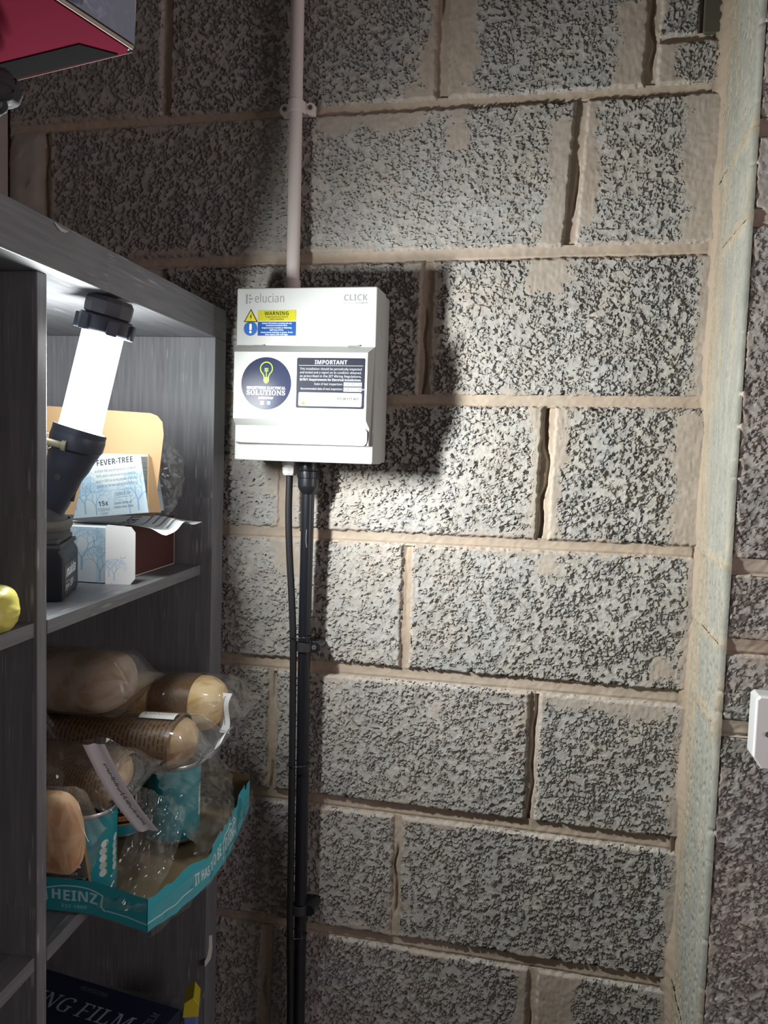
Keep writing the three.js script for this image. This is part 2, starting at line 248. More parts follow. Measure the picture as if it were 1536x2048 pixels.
// unseen window, out of view: glowing pane and area light placed to light shelf fronts
{
  const t = struct('window_1', 'unseen white-framed window in the side wall, out of view, lighting the shelf fronts and shadowed wall', 'window'), cy = (WY0 + WY1) / 2, cz = (WZ0 + WZ1) / 2, h = WY1 - WY0, w = WZ1 - WZ0, white = M({ color: rgb(0.7, 0.7, 0.68), roughness: 0.4 });
  obj('unseen_window_frame', [box(0.06, 0.05, w, XR + 0.05, WY0 + 0.025, cz), box(0.06, 0.05, w, XR + 0.05, WY1 - 0.025, cz), box(0.06, h, 0.05, XR + 0.05, cy, WZ0 + 0.025), box(0.06, h, 0.05, XR + 0.05, cy, WZ1 - 0.025)], white, t);
  obj('unseen_window_pane', box(0.006, h - 0.1, w - 0.1, XR + 0.055, cy, cz), M({ color: rgb(0.6, 0.6, 0.6), roughness: 0.3, emissive: UNSEEN_WINDOW_COLOUR, emissiveIntensity: 1.2 }), t);
  const l = new THREE.RectAreaLight(UNSEEN_WINDOW_COLOUR, UNSEEN_WINDOW_LIGHT, w - 0.1, h - 0.1); l.position.set(XR + 0.045, cy, cz); l.rotation.y = Math.PI / 2; t.add(l);
}
console.log('walls built');
// ---------------------------------------------------------------- shelf unit, standing along the left wall, turned 4 degrees off square
const TURN = 4 * DEG, SX = -0.3164, CT = Math.cos(TURN), ST = Math.sin(TURN);
const sh = (X, Y, Z) => [SX + X * CT + Z * ST, Y, -X * ST + Z * CT];   // shelf frame: X out of the front, Z along it from the wall
function streaks(w, h, seed, base, light, amount) {      // wood-print foil: fine streaks along v
  const d = new Uint8Array(w * h * 4), r = rng(seed), col = new Float32Array(w);
  for (let x = 0; x < w; x++) col[x] = 0.5 * noise(x / 19, 0, seed) + 0.5 * (r() - 0.5);
  for (let y = 0; y < h; y++) for (let x = 0; x < w; x++) {
    const n = noise(x / 1.6, y / 46, seed + 2), fleck = smooth(0.45, 0.95, n) * smooth(-0.1, 0.5, noise(x / 60, y / 150, seed + 3)) , v = 1 + 0.08 * col[x] + 0.07 * noise(x / 4, y / 60, seed + 4) + amount * fleck, k = (y * w + x) * 4;
    for (let c = 0; c < 3; c++) d[k + c] = clamp(lerp(base[c], light[c], 0.55 * amount * fleck) * v, 0, 255); d[k + 3] = 255;
  }
  const t = new THREE.DataTexture(d, w, h); t.colorSpace = THREE.SRGBColorSpace; t.wrapS = t.wrapT = THREE.RepeatWrapping; t.magFilter = THREE.LinearFilter; t.minFilter = THREE.LinearMipmapLinearFilter; t.generateMipmaps = true; t.needsUpdate = true; return t;
}
const woodTex = streaks(512, 512, 5, [112, 114, 118], [146, 147, 150], 0.32);
const matWood = M({ map: woodTex, roughness: 0.42, specularIntensity: 0.5 });
function woodBox(w, h, d, x, y, z, along) {
  const g = new RoundedBoxGeometry(w, h, d, 1, 0.0012); g.translate(x, y, z); const p = g.attributes.position, n = g.attributes.normal, uv = g.attributes.uv;
  for (let i = 0; i < p.count; i++) {
    const q = [p.getX(i), p.getY(i), p.getZ(i)], nn = [n.getX(i), n.getY(i), n.getZ(i)].map(Math.abs), f = nn.indexOf(Math.max(...nn)), ax = [0, 1, 2].filter((a) => a !== f);
    const va = ax.includes(along) ? along : ax[1], ua = ax.find((a) => a !== va); uv.setXY(i, q[ua] / 0.42, q[va] / 0.42);
  }
  return g;
}
const shelf = thing('shelf_unit', 'dark grey wood-effect cube shelf unit standing against the left wall', 'shelf unit', sh(0, FLOOR, 0), TURN);
{
  const D = 0.385, y = (v) => v - FLOOR, cx = -D / 2, top = 1.661, L = 1.49;
  const board = obj('top_board', woodBox(D, 0.049, L - 0.018, cx, y(top + 0.0245), (L + 0.018) / 2, 2), matWood, shelf);
  obj('chip', grid(10, 6, (u, v) => [0.0006 + 0.0008 * hash(u * 10, v * 6, 3), y(1.7085) - v * (0.0025 + 0.003 * noise(u * 4, 1, 5)) - 0.003 * Math.sin(u * 3), 0.495 + 0.038 * u]), M({ color: rgb(0.42, 0.42, 0.42), roughness: 0.8, side: THREE.DoubleSide }), board).userData.label = 'pale chipped edge';
  const end = obj('end_panel', woodBox(D, top - FLOOR, 0.05, cx, y((top + FLOOR) / 2), 0.043, 1), matWood, shelf);
  // broken foil at the front edge of the end panel
  obj('chip', [extrude([[-0.018, -0.019], [0.008, -0.022], [0.015, -0.008], [0.012, 0.018], [0.000, 0.024], [-0.001, 0.002], [-0.008, -0.008], [-0.020, -0.009]], 0.0012).rotateY(Math.PI / 2).translate(0.0005, y(0.645), 0.056)], M({ color: rgb(0.62, 0.60, 0.56), roughness: 0.9 }), end).userData.label = 'pale torn foil';
  obj('end_panel', woodBox(D, top - FLOOR, 0.05, cx, y((top + FLOOR) / 2), L - 0.025, 1), matWood, shelf);
  obj('bottom_board', woodBox(D, 0.05, L - 0.118, cx, y(0.172), (L + 0.018) / 2, 2), matWood, shelf);
  const R = 0.02, d2 = D - R - 0.002, cx2 = -R - d2 / 2;
  for (const z of [0.521, 0.983]) obj('divider', woodBox(d2, top - 0.197, 0.018, cx2, y((top + 0.197) / 2), z, 1), matWood, shelf);
  for (const [z0, z1] of [[0.068, 0.512], [0.530, 0.974], [0.992, 1.44]]) for (const t of [1.298, 0.931, 0.564])
    obj('shelf_board', woodBox(d2, 0.016, z1 - z0, cx2 + (z0 > 0.5 ? -0.003 : 0.001), y(t - 0.008), (z0 + z1) / 2, 2), matWood, shelf);
}

// ---------------------------------------------------------------- work light on the shelf
const UP = new THREE.Vector3(0, 1, 0);
{
  const t = thing('work_light', 'switched-on cordless tube work light in dark plastic standing on the shelf board', 'work light', [-0.403, 1.2985, 0.388], Math.atan2(0.411, 0.911));
  const body = M({ color: rgb(0.035, 0.04, 0.055), roughness: 0.42, specularIntensity: 0.6 }), rubber = M({ color: rgb(0.045, 0.047, 0.05), roughness: 0.7 }), worn = M({ color: rgb(0.10, 0.10, 0.085), roughness: 0.7 });
  const lb = new THREE.Vector3(0.0558, 0.1998, 0.0350), lt = new THREE.Vector3(0.0842, 0.3184, 0.0479), ax = lt.clone().sub(lb), LL = ax.length() + 0.004; ax.normalize();
  const along = (name, geo, mat, d, parent = t) => { const m = obj(name, geo, mat, parent); m.quaternion.setFromUnitVectors(UP, ax); m.position.copy(lb).addScaledVector(ax, d); return m; };
  // battery: chamfered block, tapering a little downwards
  const bg = extrude([[-0.0375, 0.004], [-0.033, 0], [0.033, 0], [0.0375, 0.004], [0.0375, 0.050], [0.031, 0.062], [-0.031, 0.062], [-0.0375, 0.050]], 0.105, 0.004); bg.translate(0, 0, -0.0525);
  const bat = obj('battery', toCreasedNormals(bg, 0.6), M({ color: rgb(0.010, 0.012, 0.017), roughness: 0.45, specularIntensity: 0.6 }), t);
  const bl = print(512, 256, (g, w, h) => {
    g.fillStyle = '#1b1e24'; g.fillRect(0, 0, w, h);
    g.save(); g.transform(1, 0, -0.25, 1, 40, 0); text(g, 'makita', 50, 112, 118, { align: 'left', weight: 'bold italic', colour: '#f2f4f6' });
    g.strokeStyle = '#c4c8cc'; g.lineWidth = 5; g.strokeRect(60, 150, 130, 66); text(g, 'BL1850', 68, 200, 36, { align: 'left', weight: 'bold italic' }); text(g, '18V', 215, 214, 84, { align: 'left', weight: 'italic' }); text(g, '5.0Ah', 350, 205, 34, { align: 'left', weight: 'normal', colour: '#8b9096' }); g.restore();
  });
  const bp = obj('battery_label', new THREE.PlaneGeometry(0.086, 0.038), M({ map: bl, roughness: 0.4 }), bat); bp.rotation.y = Math.PI / 2; bp.position.set(0.0419, 0.0235, 0.004);
  obj('battery_rail', [box(0.078, 0.006, 0.112, 0, 0.064, 0, 0.002), box(0.070, 0.006, 0.106, 0, 0.070, 0, 0.002)], rubber, bat);
  // foot: rounded saddle above the battery
  const foot = grid(36, 10, (u, v) => { const a = u * 2 * Math.PI, k = [1.0, 1.02, 0.98, 0.96, 0.93, 0.84, 0.72, 0.6, 0.5, 0.42, 0.36][Math.round(v * 10)], c = Math.cos(a), s = Math.sin(a), q = Math.pow(Math.abs(c) ** 3 + Math.abs(s) ** 3, -1 / 3); return [0.0375 * k * c * q + 0.016 * v * v, 0.070 + 0.044 * Math.pow(v, 0.8), -0.052 * k * s * q + 0.012 * v * v]; });
  obj('foot', foot, rubber, t);
  obj('foot_band', grid(36, 3, (u, v) => { const a = u * 2 * Math.PI, c = Math.cos(a), s = Math.sin(a), q = Math.pow(Math.abs(c) ** 3 + Math.abs(s) ** 3, -1 / 3), k = [0.97, 1.03, 1.02, 0.95][Math.round(v * 3)]; return [0.0375 * k * c * q + 0.003, 0.082 + 0.012 * v, -0.052 * k * s * q + 0.002]; }), worn, t);
  // handle: swept oval that flares into the collar
  const path = [[0.004, 0.092, 0.004], [0.012, 0.108, 0.008], [0.026, 0.125, 0.018], [0.035, 0.146, 0.0245], [0.045, 0.168, 0.0295], [0.0515, 0.186, 0.0335], [0.0575, 0.205, 0.036]].map((p) => new THREE.Vector3(...p));
  const cr = new THREE.CatmullRomCurve3(path), rr = [0.030, 0.0235, 0.0205, 0.0222, 0.0262, 0.0305, 0.0315];
  obj('handle', grid(32, 30, (u, v) => { const c = cr.getPointAt(v), a = u * 2 * Math.PI, f = v * 6, i = Math.min(5, Math.floor(f)), r = lerp(rr[i], rr[i + 1], smooth(0, 1, f - i)), e = new THREE.Vector3(1, -0.28, 0).normalize(); return [c.x + r * Math.cos(a) * e.x, c.y + r * Math.cos(a) * e.y, c.z - r * Math.sin(a)]; }), body, t);
  const grip = obj('grip_seam', tube([[0.046, 0.118, 0.020], [0.0535, 0.145, 0.026], [0.064, 0.166, 0.030], [0.074, 0.180, 0.034]], 0.0022, 24, 8), rubber, t);
  const sc = obj('screw', cyl(0.0038, 0.0038, 0.003, 0, 0, 0), M({ color: rgb(0.02, 0.02, 0.02), roughness: 0.6 }), t); sc.rotation.x = Math.PI / 2; sc.position.set(0.034, 0.148, 0.0475);
  along('collar', lathe([[0.0, -0.002], [0.029, -0.004], [0.0315, 0], [0.0322, 0.010], [0.0308, 0.020], [0.0262, 0.0215], [0.0, 0.021]]), body, -0.016);
  // beige swivel pin on the collar
  const pin = obj('swivel_pin', new THREE.CylinderGeometry(0.0042, 0.0042, 0.020, 16), M({ color: rgb(0.22, 0.21, 0.13), roughness: 0.5 }), t); pin.rotation.z = 1.35; pin.position.set(0.032, 0.188, 0.0635);
  const ph = obj('pin_head', cyl(0.0062, 0.0068, 0.005, 0, 0, 0), M({ color: rgb(0.22, 0.21, 0.13), roughness: 0.5 }), pin); ph.position.set(0, -0.0115, 0);
  const hook = obj('hook', new THREE.TorusGeometry(0.009, 0.0012, 8, 24, 4.2), M({ color: rgb(0.6, 0.6, 0.6), metalness: 1, roughness: 0.3 }), t); hook.position.set(0.024, 0.190, 0.066); hook.rotation.set(0.2, 0.4, 1.2);
  // glowing tube
  along('lens_tube', lathe([[0, 0], [0.0252, 0], [0.0245, 0.03], [0.0240, LL - 0.01], [0.0240, LL], [0, LL]]), M({ color: rgb(0.9, 0.92, 0.95), roughness: 0.3, emissive: WORK_COLOUR, emissiveIntensity: 4 }), 0);
  const throwTo = new THREE.Object3D(); throwTo.position.set(2.0, -0.16, 1.18); t.add(throwTo);      // the diodes face the open front of the shelf
  for (const f of [0.12, 0.31, 0.5, 0.69, 0.88]) {
    const p = lb.clone().addScaledVector(ax, LL * f), l = new THREE.SpotLight(WORK_COLOUR, WORK_LIGHT / 5, 0, Math.PI / 2 - 0.001, 1); l.position.copy(p); l.target = throwTo; l.castShadow = true; l.shadow.radius = 0.9; l.shadow.mapSize.set(1024, 1024); t.add(l);
    const b = new THREE.PointLight(WORK_COLOUR, WORK_BACK / 5); b.position.copy(p); b.castShadow = true; b.shadow.radius = 0.9; t.add(b);
  }
  const ring = along('ring', lathe([[0.0235, 0], [0.0295, -0.001], [0.0308, 0.004], [0.0308, 0.017], [0.029, 0.0195], [0, 0.0195]], 40), body, LL - 0.003);
  const lug = (a) => { const g = box(0.012, 0.018, 0.006, 0, 0.008, 0.0315, 0.0015); g.rotateY(a); return g; };
  obj('ring_lug', [0, 1, 2, 3, 4, 5].map((i) => lug(i * Math.PI / 3 + 0.4)), body, ring);
  along('end_cap', lathe([[0.0245, 0], [0.0272, 0.002], [0.0278, 0.008], [0.0278, 0.017], [0.0245, 0.022], [0.012, 0.0228], [0, 0.0228]], 10), M({ color: rgb(0.045, 0.048, 0.06), roughness: 0.5, flatShading: true }), LL + 0.0165);
}

// ---------------------------------------------------------------- consumer unit
const matShell = M({ color: rgb(0.405, 0.418, 0.410), roughness: 0.55, specularIntensity: 0.3 });
const label = (parent, name, tex, w, h, x, y, z, extra = {}) => { const m = obj(name, new THREE.PlaneGeometry(w, h), M({ map: tex, color: rgb(0.75, 0.75, 0.75), roughness: 0.5, specularIntensity: 0.4, ...extra }), parent); m.position.set(x, y, z); return m; };
{
  const t = thing('consumer_unit', 'white metal consumer unit with hinged lid and stickers screwed to the block wall', 'fuse box', [-0.1535, 1.4695, 0]);
  obj('back_box', box(0.216, 0.256, 0.060, 0, 0.130, 0.036, 0.002), matShell, t);
  const cover = obj('cover', box(0.2195, 0.2605, 0.060, 0, 0.13025, 0.070, 0.0028), matShell, t);
  for (const y of [0.205, 0.125]) { const k = obj('knockout', cyl(0.0125, 0.0125, 0.0008, 0, 0, 0, 32), matShell, t); k.rotation.z = Math.PI / 2; k.position.set(0.1098, y, 0.062); }
  // hinged lid: a raised plate, a bevel and a pull lip
  const prof = [[0.1725, 0], [0.1690, 0.006], [0.1605, 0.0215], [0.1585, 0.022], [0.0640, 0.022], [0.0615, 0.0212], [0.0520, 0.0055], [0.0500, 0.0050], [0.0285, 0.0065], [0.0262, 0.0052], [0.0245, 0]];
  const g = extrude(prof.map((p) => [p[1], p[0]]), 1, 0); const p = g.attributes.position;
  for (let i = 0; i < p.count; i++) { const z = p.getX(i), y = p.getY(i), q = p.getZ(i), low = smooth(0.064, 0.050, y), half = lerp(lerp(0.1088, 0.1020, clamp(z / 0.022)), lerp(0.1045, 0.1035, clamp(z / 0.006)), low); p.setXYZ(i, -(q - 0.5) * -2 * half, y, z); }
  g.computeVertexNormals(); const lid = obj('lid', toCreasedNormals(g, 0.45), matShell, t); lid.position.z = 0.1030; lid.rotation.set(-0.012, 0.026, 0); lid.position.y = 0.001;
  obj('pull_lip', extrude(roundRect(0.200, 0.024, 0.006), 0.0022, 0.0008).translate(0.001, 0.0385, 0.0052), matShell, lid);
  const dark = M({ color: rgb(0.12, 0.12, 0.12), roughness: 0.5 });
  for (const x of [-0.073, 0.076]) { const h = obj('hinge', [box(0.017, 0.0014, 0.0016, 0, 0.0008, 0), box(0.004, 0.002, 0.002, 0.0075, 0.0012, 0.0003)], dark, t); h.position.set(x, 0.1728, 0.1012); }
  // screen-printed names
  const ink = M({ color: rgb(0.20, 0.21, 0.21), roughness: 0.5 }), fontR = await new FontLoader().loadAsync('fonts/droid/droid_sans_regular.typeface.json'), fontB = await new FontLoader().loadAsync('fonts/droid/droid_sans_bold.typeface.json');
  const word = (str, font, h, w) => { const g = new TextGeometry(str, { font, size: h, depth: 0.0002, curveSegments: 5 }); g.computeBoundingBox(); const b = g.boundingBox; g.translate(-b.min.x, 0, 0); g.scale(w / (b.max.x - b.min.x), 1, 1); return g; };
  const dots = (list) => list.map(([x, y, r]) => extrude(circle(r, 14), 0.0002).translate(x, y, 0));
  const n1 = obj('maker_print', [word('elucian', fontR, 0.0125, 0.0465).translate(0.0145, 0, 0), box(0.0026, 0.0145, 0.0002, 0.0015, 0.0052, 0.0001), ...dots([[0.0066, 0.0104, 0.0016], [0.0066, 0.0054, 0.0016], [0.0066, 0.0004, 0.0016], [0.0098, 0.0054, 0.0014]])], ink, t); n1.position.set(-0.0952, 0.2385, 0.10005); n1.userData.label = 'grey printed maker name';
  const n2 = obj('maker_print', [word('CLICK', fontB, 0.0092, 0.0360), ...dots([0, 1, 2, 3, 4].map((i) => [0.001 + i * 0.0033, -0.0032, 0.0007])), word('SCOLMORE', fontR, 0.0022, 0.0190).translate(0.0175, -0.0043, 0)], ink, t); n2.position.set(0.0588, 0.2398, 0.10005); n2.userData.label = 'grey printed maker name';
  // warning stickers
  const tri = extrude([[-0.0112, -0.0092], [0.0112, -0.0092], [0, 0.0105]], 0.0002); flatUV(tri);
  const s1 = obj('warning_triangle', tri, M({ map: print(256, 232, (c) => { c.fillStyle = '#2a2a14'; c.fillRect(0, 0, 256, 232); c.fillStyle = '#b9b01e'; c.beginPath(); c.moveTo(128, 30); c.lineTo(26, 218); c.lineTo(230, 218); c.fill(); c.fillStyle = '#1a1a10'; c.beginPath(); c.moveTo(136, 86); c.lineTo(106, 148); c.lineTo(128, 146); c.lineTo(118, 204); c.lineTo(150, 132); c.lineTo(130, 134); c.lineTo(146, 90); c.fill(); }), roughness: 0.35 }), t); s1.position.set(-0.0866, 0.2185, 0.1003);
  label(t, 'warning_sticker', print(512, 132, (c, w, h) => { c.fillStyle = '#b9b61e'; c.fillRect(0, 0, w, h); text(c, 'WARNING', w / 2, 62, 64, { colour: '#2c2a0c', width: 330 }); text(c, 'Surge Protection Device', w / 2, 92, 27, { width: 300 }); text(c, '(SPD) installed', w / 2, 120, 27, { width: 185 }); }), 0.0605, 0.0158, -0.0452, 0.2189, 0.1004);
  const disc = flatUV(extrude(circle(0.0108, 32), 0.0002));
  const s2 = obj('mandatory_disc', disc, M({ map: print(256, 256, (c) => { c.fillStyle = '#12549c'; c.fillRect(0, 0, 256, 256); c.fillStyle = '#f2f5f8'; c.beginPath(); c.roundRect(108, 44, 42, 112, 16); c.fill(); c.beginPath(); c.arc(128, 190, 22, 0, 7); c.fill(); }), roughness: 0.35 }), t); s2.position.set(-0.0868, 0.1995, 0.1003);
  label(t, 'notice_sticker', print(512, 178, (c, w, h) => { c.fillStyle = '#0a4c98'; c.fillRect(0, 0, w, h); ['Isolate SPD before carrying out any', 'insulation/resistance tests.', 'Inspect every 6 months or following', 'lightning activity.', 'Check status indicator is green. If not', 'then replace SPD Cartridge.'].forEach((s, i) => text(c, s, w / 2, 28 + i * 27 + Math.floor(i / 2) * 4, 25, { colour: '#e9f1fa', width: [400, 290, 400, 190, 430, 310][i] })); }), 0.0605, 0.0207, -0.0449, 0.1992, 0.1004);
  // round installer sticker
  const bulb = (c, x, y, r, line, fill, lw) => { c.strokeStyle = line; c.lineWidth = lw; c.beginPath(); c.arc(x, y, r, 2.25, 0.9 + 2 * Math.PI - 0.0); c.moveTo(x - 0.63 * r, y + 0.78 * r); c.quadraticCurveTo(x - 0.36 * r, y + 1.2 * r, x - 0.36 * r, y + 1.5 * r); c.moveTo(x + 0.62 * r, y + 0.78 * r); c.quadraticCurveTo(x + 0.36 * r, y + 1.2 * r, x + 0.36 * r, y + 1.5 * r); c.stroke(); c.lineWidth = lw * 0.7; for (const k of [0, 0.2, 0.4]) { c.beginPath(); c.moveTo(x - 0.3 * r, y + k * r); c.lineTo(x + 0.3 * r, y + k * r); c.stroke(); } c.beginPath(); c.moveTo(x, y + 0.4 * r); c.lineTo(x, y + 1.4 * r); c.stroke(); c.fillStyle = fill; c.beginPath(); c.roundRect(x - 0.45 * r, y + 1.4 * r, 0.9 * r, 0.75 * r, 0.2 * r); c.fill(); c.beginPath(); c.roundRect(x - 0.25 * r, y + 2.1 * r, 0.5 * r, 0.25 * r, 0.1 * r); c.fill(); };
  const st = flatUV(extrude(circle(0.0388, 56), 0.0002)), rd = obj('round_sticker', st, M({ map: print(768, 768, (c) => { c.fillStyle = '#262b40'; c.fillRect(0, 0, 768, 768); bulb(c, 384, 165, 92, '#8fc63a', '#7fb52e', 14); text(c, 'BRIGHTWIRE ELECTRICAL', 384, 468, 54, { font: 'serif', colour: '#c4c8cc', width: 600 }); text(c, 'SOLUTIONS', 384, 552, 96, { font: 'serif', width: 600 }); text(c, '07738177467', 384, 612, 42, { width: 230 }); c.fillStyle = '#d8485e'; c.beginPath(); c.roundRect(302, 640, 56, 56, 14); c.fill(); c.strokeStyle = '#fff'; c.lineWidth = 5; c.beginPath(); c.arc(330, 668, 13, 0, 7); c.stroke(); c.fillStyle = '#3b5cb0'; c.beginPath(); c.roundRect(404, 640, 56, 56, 14); c.fill(); text(c, 'f', 434, 690, 56, { colour: '#fff' }); }), roughness: 0.12, specularIntensity: 0.55 }), lid); rd.position.set(-0.0512, 0.1138, 0.0220);
  // inspection sticker
  const im = print(1024, 728, (c, w, h) => {
    c.fillStyle = '#262a3a'; c.fillRect(0, 0, w, h); text(c, 'IMPORTANT', w / 2, 92, 82, { colour: '#cfd3d6', width: 490 }); c.fillRect(30, 108, w - 60, 6);
    ['This installation should be periodically inspected', 'and tested and a report on its condition obtained,', 'as prescribed in the IET Wiring Regulations,', 'BS7671 Requirements for Electrical Installations.'].forEach((s, i) => text(c, s, w / 2, 176 + i * 52, 46, { width: 930, weight: i === 3 ? 'bold' : 'normal' }));
    text(c, 'Date of last inspection:', 700, 392, 42, { align: 'right', weight: 'normal' }); text(c, 'Recommended date of next inspection:', 700, 462, 42, { align: 'left', weight: 'normal', width: 660 }); 
    c.fillStyle = '#262a3a'; c.fillRect(20, 420, 700, 56); c.fillStyle = '#cfd3d6'; c.save(); c.font = 'normal 42px sans-serif'; c.textAlign = 'right'; c.translate(700, 462); c.scale(0.86, 1); c.fillText('Recommended date of next inspection:', 0, 0); c.restore();
    c.fillRect(712, 348, 270, 58); c.fillRect(712, 420, 270, 62); text(c, '24 ·10· 24', 846, 396, 56, { colour: '#22242c', weight: 'italic', width: 240 }); text(c, '24· 10· 34', 846, 472, 58, { weight: 'italic', width: 240 });
    c.fillStyle = '#c6cac8'; c.beginPath(); c.roundRect(36, 500, w - 72, 200, 22); c.fill(); bulb(c, 112, 566, 50, '#6f7a6c', '#7fb52e', 6);
    text(c, 'BRIGHTWIRE ELECTRICAL', 360, 596, 28, { font: 'serif', weight: 'normal', colour: '#6c7672', width: 330 }); text(c, 'SOLUTIONS', 360, 646, 60, { font: 'serif', weight: 'normal', width: 340 });
    text(c, 'Telephone:', 780, 550, 30, { weight: 'normal', colour: '#1c2026' }); text(c, '07738 177 467', 780, 602, 46, { width: 320 }); text(c, 'Email:', 780, 650, 30, { weight: 'normal' }); text(c, 'info@brightwire-electrical.com', 772, 688, 30, { weight: 'normal', width: 430 });
  });
  const is = obj('inspection_sticker', flatUV(extrude(roundRect(0.1030, 0.0735, 0.0022), 0.0002)), M({ map: im, color: rgb(0.5, 0.5, 0.5), roughness: 0.5, specularIntensity: 0.25 }), lid); is.position.set(0.0472, 0.1156, 0.0220);
}

// ---------------------------------------------------------------- white conduit with coupling and saddle
const matPVC = M({ color: rgb(0.66, 0.60, 0.58), roughness: 0.45 }), matScrew = M({ color: rgb(0.25, 0.24, 0.22), metalness: 0.8, roughness: 0.45 });
{
  const t = thing('white_conduit', 'white plastic conduit running up the wall from the top of the white box', 'conduit', [-0.2005, 1.729, 0.026]);
  obj('pipe', new THREE.TubeGeometry(new THREE.LineCurve3(new THREE.Vector3(0.0005, 0.02, 0), new THREE.Vector3(-0.0035, 0.738, 0)), 4, 0.0105, 28, false), matPVC, t);
  obj('coupling', lathe([[0.0105, 0.0], [0.0130, 0.0], [0.0132, 0.002], [0.0130, 0.026], [0.0108, 0.028]]), matPVC, t);
  const s = thing('pipe_saddle', 'white two-lug saddle clamp screwed over the white conduit', 'pipe clamp', [-0.2022, 2.0235, 0]);
  obj('base', box(0.054, 0.016, 0.010, 0, 0, 0.006, 0.002), matPVC, s);
  const arch = []; for (let i = 0; i <= 20; i++) { const a = i / 20 * Math.PI; arch.push([0.0138 * Math.cos(a), 0.016 + 0.0215 * Math.sin(a) * 1.0]); } for (let i = 20; i >= 0; i--) { const a = i / 20 * Math.PI; arch.push([0.0112 * Math.cos(a), 0.016 + 0.0190 * Math.sin(a)]); }
  obj('strap', extrude(arch, 0.017, 0.0006).rotateX(Math.PI / 2).translate(0, 0.0085, 0), M({ color: rgb(0.66, 0.60, 0.58), roughness: 0.45, side: THREE.DoubleSide }), s);
  for (const k of [-1, 1]) {
    obj('lug', extrude([...circle(0.0085, 24)], 0.0035, 0.0008).translate(k * 0.0205, 0.000, 0.0125), matPVC, s);
    const sc = obj('screw', cyl(0.0038, 0.0038, 0.002, 0, 0, 0, 20).rotateX(Math.PI / 2), matScrew, s); sc.position.set(k * 0.0212, 0.001, 0.0172);
    obj('screw_slot', [box(0.0052, 0.0009, 0.0006, 0, 0, 0.0010), box(0.0009, 0.0052, 0.0006, 0, 0, 0.0010)], M({ color: rgb(0.03, 0.03, 0.03), roughness: 0.8 }), sc);
  }
}

